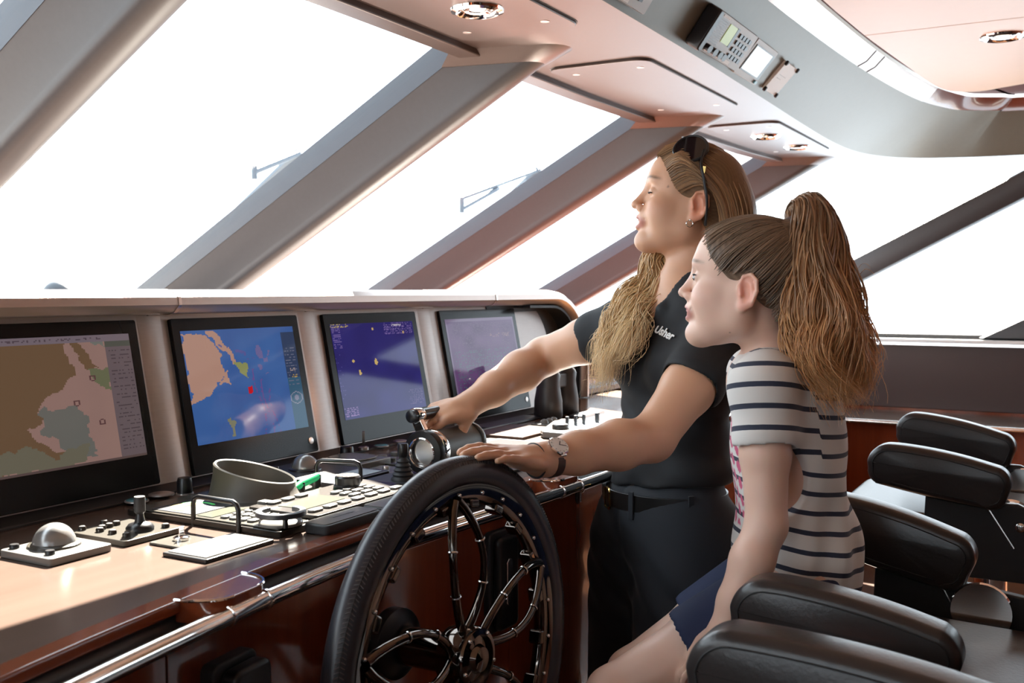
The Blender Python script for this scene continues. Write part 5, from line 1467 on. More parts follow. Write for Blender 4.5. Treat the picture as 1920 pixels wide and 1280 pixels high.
mat('skin', (0.6, 0.4, 0.3), 0.42, spec=0.4, attr='tone', sss=0.12)
mat('hair', (0.3, 0.2, 0.1), 0.38, spec=0.55, attr='tone')
mat('scalp_hair', (0.12, 0.08, 0.05), 0.45, spec=0.4, attr='tone')
mat('black_shirt', (0.0065, 0.007, 0.009), 0.75, sheen=0.04, bump=(900, 0.1, 0.0006))
mat('navy_trousers', (0.011, 0.014, 0.020), 0.8, sheen=0.08, bump=(1200, 0.12, 0.0005))
mat('navy_shorts', (0.012, 0.022, 0.07), 0.8)
mat('belt_leather', (0.010, 0.009, 0.009), 0.3)
mat('gold', (0.75, 0.52, 0.18), 0.2, 1.0)
mat('logo_white', (0.85, 0.85, 0.83), 0.6)
mat('lash', (0.015, 0.010, 0.008), 0.6)
mat('eye_white', (0.42, 0.38, 0.36), 0.2)
mat('iris', (0.06, 0.035, 0.02), 0.1)
mat('teeth', (0.80, 0.77, 0.72), 0.25)
# ---------------------------------------------------------------- the woman at the console
UPW = V(0, 0, 1)
def head_frame(u, v, D, yaw_away, pitch_back, roll, s):
    """profile head looking to image left; yaw_away>0 turns the face away from the camera"""
    fw = -RT * math.cos(math.radians(yaw_away)) + FH * math.sin(math.radians(yaw_away))
    f, l, u_ = ortho(fw, UPW)
    a = math.radians(pitch_back); f2 = f * math.cos(a) + u_ * math.sin(a); u2 = u_ * math.cos(a) - f * math.sin(a)
    b = math.radians(roll); l2 = l * math.cos(b) + u2 * math.sin(b); u3 = u2 * math.cos(b) - l * math.sin(b)
    return Frame(at(u, v, D), f2, l2, u3, s)
wo = thing('person', at(1245, 960, 2.17) * V(1, 1, 0), 'woman in black short-sleeved shirt and dark trousers with long blonde hair', 'person')
HW = head_frame(1296, 392, 2.16, 4, 11, 0, 1.0)
Lsh, Rsh = at(1352, 640, 2.04), at(1182, 608, 2.30)
Lel, Lwr = at(1222, 822, 1.90), at(1015, 862, 1.725)
Rel, Rwr = at(1020, 668, 2.47), at(880, 758, 2.27)
neck0, neck1 = HW(-0.022, 0, -0.055), at(1286, 565, 2.17)
tl = unit(Lsh - Rsh); tf = unit(np.cross(tl, UPW)); tu = np.cross(tf, tl); tf = tf if tf @ -RT > 0 else -tf
TM = np.array([tl, tf, UPW])
chest, belly, pelvis = at(1282, 665, 2.17), at(1262, 800, 2.17), at(1246, 985, 2.17)
Lhip, Rhip = pelvis + tl * 0.085 - V(0, 0, 0.05), pelvis - tl * 0.085 - V(0, 0, 0.05)
Lkn, Rkn = at(1262, 1330, 2.06), at(1178, 1330, 2.26)
Lan, Ran = Lkn * V(1, 1, 0) + V(0, 0, 0.09) - tf * 0.04, Rkn * V(1, 1, 0) + V(0, 0, 0.09) - tf * 0.03
def torso(f, bust=True):
    f.ell(chest + V(0, 0, 0.015), (0.140, 0.086, 0.165), TM, 0.04)
    f.ell(chest + V(0, 0, 0.075), (0.135, 0.066, 0.060), TM, 0.04)
    f.cap(Lsh, Rsh, 0.042, 0.042, 0.04)
    f.ell(belly, (0.122, 0.085, 0.155), TM, 0.05)
    f.ell(pelvis + V(0, 0, 0.02), (0.152, 0.102, 0.115), TM, 0.05)
    if bust:
        for s_ in (-1, 1): f.ell(chest + tl * 0.066 * s_ + tf * 0.068 + V(0, 0, -0.015), (0.058, 0.052, 0.060), TM, 0.025)
def legs(f):
    for h, k, a, s_ in ((Lhip, Lkn, Lan, 1), (Rhip, Rkn, Ran, -1)):
        f.cap(h, k, 0.088, 0.058, 0.05); f.cap(k, a, 0.056, 0.042, 0.02)
    f.ell(Lhip - tf * 0.045 + V(0, 0, 0.02), (0.085, 0.070, 0.09), TM, 0.03); f.ell(Rhip - tf * 0.045 + V(0, 0, 0.02), (0.085, 0.070, 0.09), TM, 0.03)
fw = Field(); torso(fw)
fw.cap(neck0, neck1, 0.052, 0.056, 0.03); fw.cap(neck1, (Lsh + Rsh) / 2 + V(0, 0, 0.0), 0.052, 0.06, 0.05)
fw.cap(neck1, Lsh, 0.030, 0.042, 0.04); fw.cap(neck1, Rsh, 0.030, 0.042, 0.04)
legs(fw)
for an, kn in ((Lan, Lkn), (Ran, Rkn)): fw.chain([an, an + tf * 0.10 - V(0, 0, 0.045)], [0.045, 0.035], 0.02)
def arms(f):
    f.chain([Lsh, Lsh * 0.5 + Lel * 0.5, Lel], [0.052, 0.049, 0.041], 0.02, 0.03)
    f.chain([Lel, Lel * 0.68 + Lwr * 0.32, Lel * 0.3 + Lwr * 0.7, Lwr], [0.041, 0.043, 0.035, 0.0280], 0.018)
    f.chain([Rsh, Rsh * 0.5 + Rel * 0.5, Rel], [0.052, 0.050, 0.044], 0.02, 0.03)
    f.chain([Rel, Rel * 0.68 + Rwr * 0.32, Rel * 0.3 + Rwr * 0.7, Rwr], [0.044, 0.046, 0.037, 0.0290], 0.018)
arms(fw)
# left hand draped over the top of the wheel rim
LH = at(975, 862, 1.66)
rim_top = wp(0.277, math.radians(92))
lf = unit(at(900, 846, 1.60) - Lwr)
PL, endsL = hand_field(fw, Lwr, lf, unit(UPW * 1.0 - FH * 0.30), -1, [(0, 12, 12), (0, 10, 10), (0, 8, 10), (0, 6, 10)], [(0.02, 0.026, -0.010), (0.052, 0.046, -0.018), (0.080, 0.052, -0.024), (0.100, 0.050, -0.032)], 1.0, 0.05)
# right hand closed round the throttle grip
gm = (GA + GB) / 2
rfw = unit(at(800, 782, 2.20) - Rwr)
PR, endsR = hand_field(fw, Rwr, rfw, unit(UPW * 1.0 - FH * 0.35 + RT * 0.25), 1, [(28, 58, 45), (30, 60, 48), (32, 62, 48), (34, 62, 48)], [(0.02, 0.024, -0.012), (0.050, 0.046, -0.030), (0.078, 0.040, -0.048), (0.098, 0.026, -0.054)], 1.0, 0.0)
head_field(fw, HW, 1.0)
wtone = skin_tone(HW, (0.66, 0.37, 0.235), (0.50, 0.20, 0.165), (0.16, 0.09, 0.05), (0.64, 0.29, 0.19), [(0.060, 0.062, 0.030, 0.0022, (0.15, 0.07, 0.04)), (0.012, 0.066, -0.034, 0.0014, (0.2, 0.1, 0.06))])
pieces = []
hc = HW(0.01, 0, 0.0)
zsplit = (HW(0, 0, -0.135))[2]
pieces.append(fw.mesh((hc[0] - 0.16, hc[1] - 0.16, zsplit), (hc[0] + 0.16, hc[1] + 0.16, hc[2] + 0.16), 0.0026))
allp = np.array([Lsh, Rsh, Lel, Lwr, Rel, Rwr, pelvis, endsL[0][0], endsR[0][0], Lkn, Rkn])
lo, hi = allp.min(0) - 0.16, allp.max(0) + 0.16
pieces.append(fw.mesh((lo[0], lo[1], 0.62), (hi[0], hi[1], zsplit + 0.0045), 0.0045))
net_object('body', pieces, 'skin', wo, wtone, smooth_it=1)
# ---- shirt
fs_ = Field(); torso(fs_); fs_ = fs_.copy(0.010)
fs_.cap(neck1 - V(0, 0, 0.02), Lsh, 0.045, 0.054, 0.03); fs_.cap(neck1 - V(0, 0, 0.02), Rsh, 0.045, 0.054, 0.03)
ls_end = Lsh + (Lel - Lsh) * 0.40; rs_end = Rsh + (Rel - Rsh) * 0.36
fs_.cap(Lsh, ls_end, 0.058, 0.064, 0.03); fs_.cap(Rsh, rs_end, 0.058, 0.062, 0.03)
fs_.ell(belly - V(0, 0, 0.085), (0.142, 0.108, 0.065), TM, 0.04)
# collar band
fs_.cap(neck1 + V(0, 0, 0.010) + tl * 0.045 - tf * 0.03, chest + tf * 0.085 + V(0, 0, 0.10) + tl * 0.035, 0.018, 0.014, 0.015)
fs_.cap(neck1 + V(0, 0, 0.010) - tl * 0.045 - tf * 0.03, chest + tf * 0.085 + V(0, 0, 0.10) - tl * 0.035, 0.018, 0.014, 0.015)
fs_.cap(neck1 + V(0, 0, 0.015) + tl * 0.045 - tf * 0.035, neck1 + V(0, 0, 0.015) - tl * 0.045 - tf * 0.035, 0.018, 0.018, 0.015)
# openings: neck with its deep V, sleeves, hem
fs_.cap(neck0 + V(0, 0, 0.03), neck1 + V(0, 0, -0.01) + tf * 0.012, 0.060, 0.060, 0.010, 's')
def vneck(X, Y, Z, D):
    a = (X - chest[0]) * tl[0] + (Y - chest[1]) * tl[1]; b = (X - chest[0]) * tf[0] + (Y - chest[1]) * tf[1]; z = Z - chest[2]
    dv = np.maximum((np.abs(a) - (z - 0.035) * 0.42) * 0.92, 0.01 - b)
    return np.maximum(D, -dv).astype(np.float32)
fs_.fn(vneck)
def sleeve_cut(sh, el, end, r):
    d = unit(el - sh)
    fs_.cap(end + d * 0.004 + d * 0.09, end + d * 0.09 + d * 0.001, 0.0885, 0.0885, 0.004, 's')
    fs_.cap(end - d * 0.03, end + d * 0.05, r, r, 0.004, 's')
sleeve_cut(Lsh, Lel, ls_end, 0.0535); sleeve_cut(Rsh, Rel, rs_end, 0.052)
hem = at(1245, 905, 2.17); hn = unit(-UPW + tl * 0.10 + tf * 0.02)
fs_.cut(hem, hn, 0.006)
def wrinkle(X, Y, Z, D):
    a = X * tl[0] + Y * tl[1]; b = X * tf[0] + Y * tf[1]
    z0 = belly[2]
    w_ = np.exp(-((Z - z0 + 0.02) / 0.10) ** 2)
    return D + (0.0035 * w_ * np.sin(a * 60 + Z * 55 + np.sin(Z * 40)) + 0.0015 * np.sin(a * 45 - Z * 70)).astype(np.float32)
fs_.fn(wrinkle)
lo = np.minimum.reduce([Lsh, Rsh, pelvis, ls_end, rs_end]) - 0.22; hi = np.maximum.reduce([Lsh, Rsh, ls_end, rs_end, pelvis]) + 0.22
shirt = net_object('shirt', [fs_.mesh((lo[0], lo[1], hem[2] - 0.06), (hi[0], hi[1], neck1[2] + 0.06), 0.004)], 'black_shirt', wo, smooth_it=2)
# name on the breast: embroidered lettering laid on the cloth
from mathutils.bvhtree import BVHTree
def hit(o, u, v):
    me = o.data; org = WO[o.name]
    bt = BVHTree.FromPolygons([tuple(Vector(p.co) + Vector(org)) for p in me.vertices], [tuple(p.vertices) for p in me.polygons])
    r = bt.ray_cast(Vector(CAM), Vector(unit(ray(u, v))))
    return np.array(r[0]), np.array(r[1])
pa, na = hit(shirt, 1234, 618); pb, nb = hit(shirt, 1262, 632); pm, nm_ = hit(shirt, 1248, 625)
if nm_ @ FW > 0: nm_ = -nm_
ea_ = unit(pb - pa); eb_ = unit(np.cross(nm_, ea_)); ea_ = unit(np.cross(eb_, nm_))
text_mesh('Usher', 0.025, pm + nm_ * 0.004, ea_, eb_, 'embroidered_name', 'logo_white', shirt, 0.0008, 0.12, 0.0006)
# ---- trousers
ft = Field(); torso(ft, False); legs(ft); ft = ft.copy(0.012)
for h, k, a in ((Lhip, Lkn, Lan), (Rhip, Rkn, Ran)):
    ft.cap(h - V(0, 0, 0.05), k, 0.103, 0.085, 0.04); ft.cap(k, a - V(0, 0, 0.02), 0.085, 0.085, 0.03)
ft.cut(hem + V(0, 0, 0.004), (UPW - tl * 0.10), 0.0)
ft.cut((0, 0, 0.05), (0, 0, -1), 0)
def crease(X, Y, Z, D):
    a = (X - pelvis[0]) * tl[0] + (Y - pelvis[1]) * tl[1]; b = (X - pelvis[0]) * tf[0] + (Y - pelvis[1]) * tf[1]
    w_ = np.exp(-((Z - pelvis[2] + 0.10) / 0.09) ** 2) * (b > -0.2)
    return D + (0.0035 * w_ * np.sin(Z * 75 + a * 55) + 0.0035 * np.exp(-((a + 0.01) / 0.006) ** 2) * (b > 0)).astype(np.float32)
ft.fn(crease)
lo = np.minimum.reduce([pelvis, Lkn, Rkn, Lan, Ran]) - 0.24; hi = np.maximum.reduce([pelvis, Lkn, Rkn]) + 0.24
net_object('trousers', [ft.mesh((lo[0], lo[1], 0.03), (hi[0], hi[1], hem[2] + 0.05), 0.0065)], 'navy_trousers', wo, smooth_it=3)
for an in (Lan, Ran):
    b = MB(); b.sphere(an * V(1, 1, 0) + tf * 0.06 + V(0, 0, 0.035), (0.125, 0.045, 0.045), 20, 10, (tf, tl, UPW)); b.build('shoe', 'black_plastic', wo)
# ---- belt with loop and buckle
bc = hem - V(0, 0, 0.026)
ring = []
for a in np.linspace(0, 2 * math.pi, 49)[:-1]:
    p = bc + tl * 0.150 * math.cos(a) + tf * 0.113 * math.sin(a)
    p = p + UPW * (0.10 * 0.156 * math.cos(a))
    ring.append(p)
cen = sum(ring) / len(ring)
fr_ = [(unit((p - cen) * V(1, 1, 0)), UPW) for p in ring]
belt = MB().sweep([(0.002, -0.017), (0.002, 0.017), (-0.004, 0.017), (-0.004, -0.017)], ring, frames=fr_, closed_path=True, sm=False).build('belt', 'belt_leather', wo, bevel=0.001)
kf = 12
p = ring[14]; fr0 = fr_[14]
sd_ = np.cross(fr0[0], UPW)
bk_ = MB().sweep([(0.0022, 0), (0, 0.0022), (-0.0022, 0), (0, -0.0022)], [p + fr0[0] * 0.006 + sd_ * a_ + UPW * b_ for a_, b_ in rrect(0.034, 0.042, 0.006, 3)], closed_path=True)
bk_.build('buckle', 'gold', belt)
for i_ in (10, 3, 20):
    p = ring[i_]; n_ = fr_[i_][0]; e_ = np.cross(n_, UPW)
    MB().box(p + n_ * 0.005 - UPW * 0.004, (0.011, 0.005, 0.056), (e_, n_, UPW)).build('belt_loop', 'navy_trousers', belt, bevel=0.001)
# ---- face details
for y in (1, -1):
    pts = [HW(0.0815, y * 0.0315, 0.0185) + HW.M[0] * 0.0136 * math.cos(e) * math.cos(-0.28) + HW.M[1] * 0.0156 * math.sin(e) + HW.M[2] * (-0.0045) for e in np.linspace(-1.0, 1.05, 9)]
    MB().tube(pts, [0.0004, 0.0012, 0.0016, 0.0017, 0.0017, 0.0017, 0.0016, 0.0014, 0.0005], 6).build('eyelash', 'lash', wo)
pts = [HW(0.0985 - 15.0 * q * q, q, -0.0462 + abs(q) * 0.16) for q in np.linspace(-0.026, 0.026, 9)]
MB().tube(pts, [0.0015, 0.0036, 0.0050, 0.0056, 0.0058, 0.0056, 0.0050, 0.0036, 0.0015], 8).build('teeth', 'teeth', wo)
# ---- hair
def blond(rs_, q):  # blond, with tips brightened in colour for light shining through the lock
    base = np.array([0.58, 0.36, 0.165]) * (0.6 + 0.6 * rs_.rand()); tip = np.array([0.98, 0.74, 0.43]) * (0.75 + 0.4 * rs_.rand())
    w_ = np.clip((q - 0.25 - 0.2 * rs_.rand()) / 0.5, 0, 1)[:, None]
    return base * (1 - w_) + tip * w_
def darkblond(rs_, q):
    base = np.array([0.32, 0.175, 0.080]) * (0.5 + 0.8 * rs_.rand()); tip = np.array([0.60, 0.35, 0.16]) * (0.7 + 0.5 * rs_.rand())
    w_ = np.clip((q - 0.3) / 0.6, 0, 1)[:, None]
    return base * (1 - w_) + tip * w_
# close-lying cap under the strands
fc = Field()
fc.ell(HW(-0.012, 0, 0.047), (0.096, 0.078, 0.087), HW.M, 0.02); fc.ell(HW(0.038, 0, 0.064), (0.052, 0.062, 0.052), HW.M, 0.03)
fc.cap(HW(-0.075, 0, 0.0), HW(-0.092, 0, -0.20), 0.060, 0.070, 0.04)
fc.ell(HW(0.118, 0, 0.010), (0.075, 0.10, 0.085), HW.M, 0.012, 's'); fc.ell(HW(0.048, 0, -0.060), (0.080, 0.12, 0.085), HW.M, 0.012, 's')
pc = HW(-0.02, 0, 0.0)
captone = lambda vs: np.array([0.19, 0.105, 0.050]) * (0.85 + 0.3 * np.sin(HW.inv(vs)[:, [1]] * 900 + HW.inv(vs)[:, [2]] * 120) ** 2)
net_object('hair_cap', [fc.mesh(pc - V(0.17, 0.17, 0.32), pc + V(0.17, 0.17, 0.17), 0.0035)], 'scalp_hair', wo, captone, smooth_it=2)
gu = []
for y0, x0, z0 in ((-0.066, 0.052, 0.040), (-0.060, 0.070, 0.070), (-0.035, 0.085, 0.092), (0.0, 0.090, 0.098), (0.035, 0.085, 0.092), (0.058, 0.073, 0.072), (0.066, 0.060, 0.052), (0.070, 0.048, 0.034), (0.074, 0.034, 0.022)):
    k_ = abs(y0) / 0.07; sg = 1 if y0 >= 0 else -1
    zt = 0.140 - 0.062 * k_ ** 2; yb = y0 * 1.12
    side_ = k_ > 0.75
    if k_ > 0.8:
        g = [HW(x0, y0, z0), HW(x0 - 0.025, sg * 0.078, z0 + 0.020), HW(-0.010, sg * 0.085, 0.048 + 0.2 * (z0 - 0.03)), HW(-0.045, sg * 0.083, 0.020), HW(-0.072, sg * 0.076, -0.05), HW(-0.080, sg * 0.070, -0.14), HW(-0.088, sg * 0.066, -0.26)]
    else:
        g = [HW(x0, y0, z0), HW(x0 - 0.02, y0 * 1.05, zt - 0.018), HW(0.015, y0 * 1.15, zt), HW(-0.055, y0 * 1.2, zt - 0.022), HW(-0.105, y0 * 1.25, 0.035), HW(-0.124, y0 * 1.25, -0.06), HW(-0.122, y0 * 1.2, -0.15), HW(-0.120, y0 * 1.2, -0.27)]
    gu.append(g)
cv = sheet(gu, 1500, 11, 0.0024, 0.003, 2.0, 24, 2.0, 40)
hair_object('hair', cv, 0.0013, 3, wo, darkblond)
# wavy front lock over the far shoulder
gl = [[HW(-0.035, -0.070, -0.010), at(1222, 470, 2.25), at(1205, 515, 2.22), at(1160, 572, 2.18), at(1130, 640, 2.15), at(1108, 725, 2.14)],
      [HW(-0.045, -0.066, -0.020), at(1232, 478, 2.22), at(1228, 528, 2.18), at(1180, 590, 2.13), at(1150, 655, 2.11), at(1122, 735, 2.11)],
      [HW(-0.055, -0.060, -0.030), at(1244, 485, 2.21), at(1250, 535, 2.17), at(1205, 598, 2.10), at(1178, 650, 2.08), at(1160, 705, 2.09)]]
cv = sheet(gl, 1100, 21, 0.0068, 0.026, 3.2, 36, 1.5, 16)
hair_object('front_lock', cv, 0.0012, 5, wo, blond)

# ---- wristwatch, bracelet, earring, sunglasses
wd = unit(Lwr - Lel)
wc = at(1028, 862, 1.735) - wd * 0.004
wn_ = unit(-FH * 0.75 + UPW * 0.55 - RT * 0.12); wn_ = unit(wn_ - wd * (wn_ @ wd)); ws = np.cross(wd, wn_)
watch = thing('wristwatch', wc, "round white watch with brown leather strap on the woman's left wrist", 'watch')
mat('watch_strap', (0.05, 0.018, 0.012), 0.5)
sr = 0.0290
b = MB(); b.sweep([(0.0012, -0.008), (0.0012, 0.008), (-0.0012, 0.008), (-0.0012, -0.008)], [wc + (wn_ * math.cos(a) * 1.0 + ws * math.sin(a)) * sr for a in np.linspace(0, 2 * math.pi, 41)[:-1]], frames=[(unit(wn_ * math.cos(a) + ws * math.sin(a)), wd) for a in np.linspace(0, 2 * math.pi, 41)[:-1]], closed_path=True); b.build('strap', 'watch_strap', watch)
cc = wc + wn_ * (sr + 0.001)
MB().lathe([(0.0175, 0), (0.0185, 0.002), (0.0185, 0.005), (0.0170, 0.0065)], cc, wn_, 36).build('case', 'chrome', watch)
MB().lathe([(0.0168, 0.0060), (0.0168, 0.0067), (0.002, 0.0067)], cc, wn_, 36).build('dial', 'label_white', watch)
for ang, L, w_ in ((2.3, 0.009, 0.0007), (3.5, 0.013, 0.0005)):
    d_ = wd * math.cos(ang) + ws * math.sin(ang)
    MB().box(cc + wn_ * 0.0072 + d_ * L / 2, (L, w_ * 2, 0.0004), (d_, np.cross(wn_, d_), wn_)).build('watch_hand', 'plate_dark', watch)
for k in range(12):
    a = k * math.pi / 6; d_ = wd * math.cos(a) + ws * math.sin(a)
    MB().box(cc + wn_ * 0.0070 + d_ * 0.0145, (0.0025, 0.0006, 0.0003), (d_, np.cross(wn_, d_), wn_)).build('hour_mark', 'plate_dark', watch)
for s_ in (-1, 1): MB().box(cc + ws * s_ * 0.018 + wn_ * 0.001, (0.012, 0.004, 0.004), (wd, ws, wn_)).build('lug', 'chrome', watch, bevel=0.001)
bc_ = Lwr + unit(PL(0.03, 0, 0) - Lwr) * 0.004 + wd * 0.012
brc = thing('bracelet', bc_, "thin black band bracelet on the woman's wrist beside the watch", 'bracelet')
MB().tube([bc_ + (wn_ * math.cos(a) + ws * math.sin(a)) * 0.0285 for a in np.linspace(0, 2 * math.pi, 33)[:-1]], 0.0019, 8, closed_path=True).build('band', 'black_matte', brc)
er = HW(0.004, 0.078, -0.036)
ear = thing('earring', er - V(0, 0, 0.008), "small silver hoop earring in the woman's ear", 'earring')
MB().tube([er + HW.M[0] * 0.0065 * math.cos(a) + HW.M[2] * 0.0065 * math.sin(a) for a in np.linspace(0, 2 * math.pi, 21)[:-1]], 0.0012, 6, closed_path=True).build('hoop', 'chrome', ear)
MB().sphere(er + HW.M[2] * 0.007, 0.0022, 8, 6).build('stud', 'chrome', ear)
sg = thing('sunglasses', HW(0.03, 0, 0.14), "black sunglasses pushed up on top of the woman's head", 'sunglasses')
mat('dark_lens', (0.008, 0.008, 0.010), 0.04, spec=0.8)
for s_ in (-1, 1):
    o_ = HW(0.030, s_ * 0.058, 0.113); n_ = unit(HW.M[0] * 0.35 + HW.M[2] * 0.60 + HW.M[1] * s_ * 0.80); e1 = unit(HW.M[1] * s_ - n_ * (HW.M[1] @ n_) * s_); e2 = np.cross(n_, e1)
    e2 = e2 if e2 @ HW.M[0] < 0 else -e2
    out = [(0.034 * math.cos(a) * (1 + 0.08 * math.sin(a)), 0.033 * math.sin(a)) for a in np.linspace(0, 2 * math.pi, 25)[:-1]]
    b = MB(); prism(b, out, o_, e1, e2, n_, -0.002, 0.002); b.build('lens', 'dark_lens', sg, bevel=0.001)
    MB().tube([o_ + e1 * p * 1.03 + e2 * q * 1.03 for p, q in out], 0.0032, 8, closed_path=True).build('rim', 'black_plastic', sg)
    T_ = [o_ - e1 * -0.020 + e2 * 0.02, HW(0.006, s_ * 0.089, 0.082), HW(-0.006, s_ * 0.0910, 0.050), HW(-0.020, s_ * 0.0900, 0.010), HW(-0.027, s_ * 0.080, -0.034)]
    MB().sweep([(0.0022, -0.0085), (0.0022, 0.0085), (-0.0022, 0.0085), (-0.0022, -0.0085)], spline(T_, 6), up=tuple(HW.M[1]), sm=False).build('temple', 'black_plastic', sg, bevel=0.001)
    q_ = HW(-0.001, s_ * 0.0935, 0.072)
    MB().box(q_, (0.006, 0.002, 0.014), HW.M).build('logo_mark', 'gold', sg)
MB().tube([HW(0.040, -0.032, 0.136), HW(0.046, 0, 0.142), HW(0.040, 0.032, 0.136)], 0.003, 8).build('nose_bridge', 'black_plastic', sg)
# ---------------------------------------------------------------- the girl sitting on the helm chair
gi = thing('person', at(1500, 1100, 1.75) * V(1, 1, 0), 'girl in striped T-shirt with a high ponytail sitting on a helm chair', 'person')
HG = head_frame(1404, 548, 1.70, 20, 6, 0, 0.93)
gn0, gn1 = HG(-0.025, 0, -0.055), at(1462, 668, 1.72)
GLs, GRs = at(1432, 722, 1.635), at(1420, 705, 1.885)
GLe, GLw = at(1437, 985, 1.60), at(1352, 1190, 1.58)
GRe, GRw = GRs + V(0.09, -0.06, -0.23), GRs + V(0.05, -0.06, -0.40)
gtl = unit(GLs - GRs); gtf = unit(np.cross(gtl, UPW)); gtf = gtf if gtf @ -RT > 0 else -gtf
GM = np.array([gtl, gtf, UPW])
gch, gbl, gpv = at(1474, 790, 1.75), at(1482, 930, 1.75), at(1488, 1070, 1.75)
gLh, gRh = gpv + gtl * 0.07 - V(0, 0, 0.02), gpv - gtl * 0.07 - V(0, 0, 0.02)
gLk, gRk = at(1150, 1300, 1.70), at(1185, 1262, 1.86)
gLa, gRa = gLk + V(0.02, -0.05, -0.33), gRk + V(0.02, -0.05, -0.33)
def gtorso(f):
    f.ell(gch + V(0, 0, 0.01), (0.118, 0.080, 0.135), GM, 0.04)
    f.cap(GLs, GRs, 0.036, 0.036, 0.04)
    f.ell(gbl, (0.108, 0.078, 0.135), GM, 0.05)
    f.ell(gpv, (0.120, 0.086, 0.090), GM, 0.04)
fg = Field(); gtorso(fg)
fg.cap(gn0, gn1, 0.040, 0.044, 0.025); fg.cap(gn1, (GLs + GRs) / 2, 0.04, 0.05, 0.04)
fg.cap(gn1, GLs, 0.025, 0.034, 0.03); fg.cap(gn1, GRs, 0.025, 0.034, 0.03)
for h, k, a in ((gLh, gLk, gLa), (gRh, gRk, gRa)):
    fg.chain([h, h * 0.5 + k * 0.5, k], [0.068, 0.058, 0.043], 0.02, 0.04); fg.chain([k, k * 0.6 + a * 0.4, a], [0.043, 0.044, 0.030], 0.015)
    fg.chain([a, a + gtf * 0.09 - V(0, 0, 0.035)], [0.032, 0.025], 0.015)
for s_, e, w_ in ((GLs, GLe, GLw), (GRs, GRe, GRw)):
    fg.chain([s_, s_ * 0.5 + e * 0.5, e], [0.038, 0.037, 0.031], 0.015, 0.03); fg.chain([e, e * 0.68 + w_ * 0.32, e * 0.3 + w_ * 0.7, w_], [0.031, 0.033, 0.026, 0.020], 0.012)
hand_field(fg, GLw, unit(at(1255, 1268, 1.66) - GLw), unit(UPW - FH * 0.5 - RT * 0.3), -1, [(6, 12, 10), (6, 12, 10), (8, 14, 10), (8, 16, 12)], [(0.02, 0.026, -0.008), (0.050, 0.046, -0.012), (0.078, 0.054, -0.016), (0.096, 0.056, -0.020)], 0.82, 0.05)
hand_field(fg, GRw, unit(V(-0.05, 0.25, -0.9)), V(1, 0, 0.2), 1, [(6, 12, 10)] * 4, [(0.02, 0.026, -0.008), (0.050, 0.046, -0.012), (0.078, 0.054, -0.016), (0.096, 0.056, -0.020)], 0.82, 0.05)
head_field(fg, HG, 1.0)
gtone = skin_tone(HG, (0.80, 0.52, 0.40), (0.55, 0.22, 0.20), (0.17, 0.10, 0.06), (0.80, 0.42, 0.33), [(0.074, 0.058, 0.062, 0.0016, (0.25, 0.13, 0.09)), (0.054, 0.068, 0.048, 0.0014, (0.3, 0.16, 0.1)), (0.016, 0.060, -0.070, 0.0016, (0.25, 0.13, 0.09))])
hc = HG(0.01, 0, 0.0); zs_ = HG(0, 0, -0.125)[2]
pieces = [fg.mesh((hc[0] - 0.15, hc[1] - 0.15, zs_), (hc[0] + 0.15, hc[1] + 0.15, hc[2] + 0.15), 0.0025)]
ap = np.array([GLs, GRs, GLe, GLw, GRe, GRw, gLk, gRk, gLa, gRa, gpv]); lo, hi = ap.min(0) - 0.15, ap.max(0) + 0.15
pieces.append(fg.mesh((lo[0], lo[1], lo[2]), (hi[0], hi[1], zs_ + 0.0045), 0.0045))
net_object('body', pieces, 'skin', gi, gtone, smooth_it=1)
# ---- striped T-shirt
m = mat('striped_cotton', (0.72, 0.68, 0.64), 0.85, sheen=0.1, bump=(700, 0.12, 0.0006))
nt = m.node_tree; bs = nt.nodes['Principled BSDF']
a_ = nt.nodes.new('ShaderNodeAttribute'); a_.attribute_name = 'stripe'
f1 = nt.nodes.new('ShaderNodeMath'); f1.operation = 'FRACT'; nt.links.new(a_.outputs['Fac'], f1.inputs[0])
f2 = nt.nodes.new('ShaderNodeMath'); f2.operation = 'LESS_THAN'; f2.inputs[1].default_value = 0.25; nt.links.new(f1.outputs[0], f2.inputs[0])
mxc = nt.nodes.new('ShaderNodeMix'); mxc.data_type = 'RGBA'; mxc.inputs['A'].default_value = (0.74, 0.70, 0.66, 1); mxc.inputs['B'].default_value = (0.028, 0.034, 0.060, 1)
nt.links.new(f2.outputs[0], mxc.inputs['Factor'])
a2 = nt.nodes.new('ShaderNodeAttribute'); a2.attribute_name = 'pink'
mx2 = nt.nodes.new('ShaderNodeMix'); mx2.data_type = 'RGBA'; mx2.inputs['B'].default_value = (0.62, 0.10, 0.20, 1)
nt.links.new(a2.outputs['Fac'], mx2.inputs['Factor']); nt.links.new(mxc.outputs['Result'], mx2.inputs['A']); nt.links.new(mx2.outputs['Result'], bs.inputs['Base Color'])
ft = Field(); gtorso(ft); ft = ft.copy(0.012)
gls_end = GLs + (GLe - GLs) * 0.36; grs_end = GRs + (GRe - GRs) * 0.40
ft.cap(gn1 - V(0, 0, 0.02), GLs, 0.032, 0.044, 0.03); ft.cap(gn1 - V(0, 0, 0.02), GRs, 0.032, 0.044, 0.03)
gd = unit(GLe - GLs)
ft.cap(GLs, gls_end, 0.044, 0.053, 0.025); ft.cap(GRs, grs_end, 0.044, 0.052, 0.025)
ft.ell(gpv + V(0, 0, 0.03) - gtf * 0.015, (0.120, 0.092, 0.12), GM, 0.03)
ft.cap(gn0 + V(0, 0, 0.02), gn1 + V(0, 0, 0.0), 0.051, 0.053, 0.006, 's')
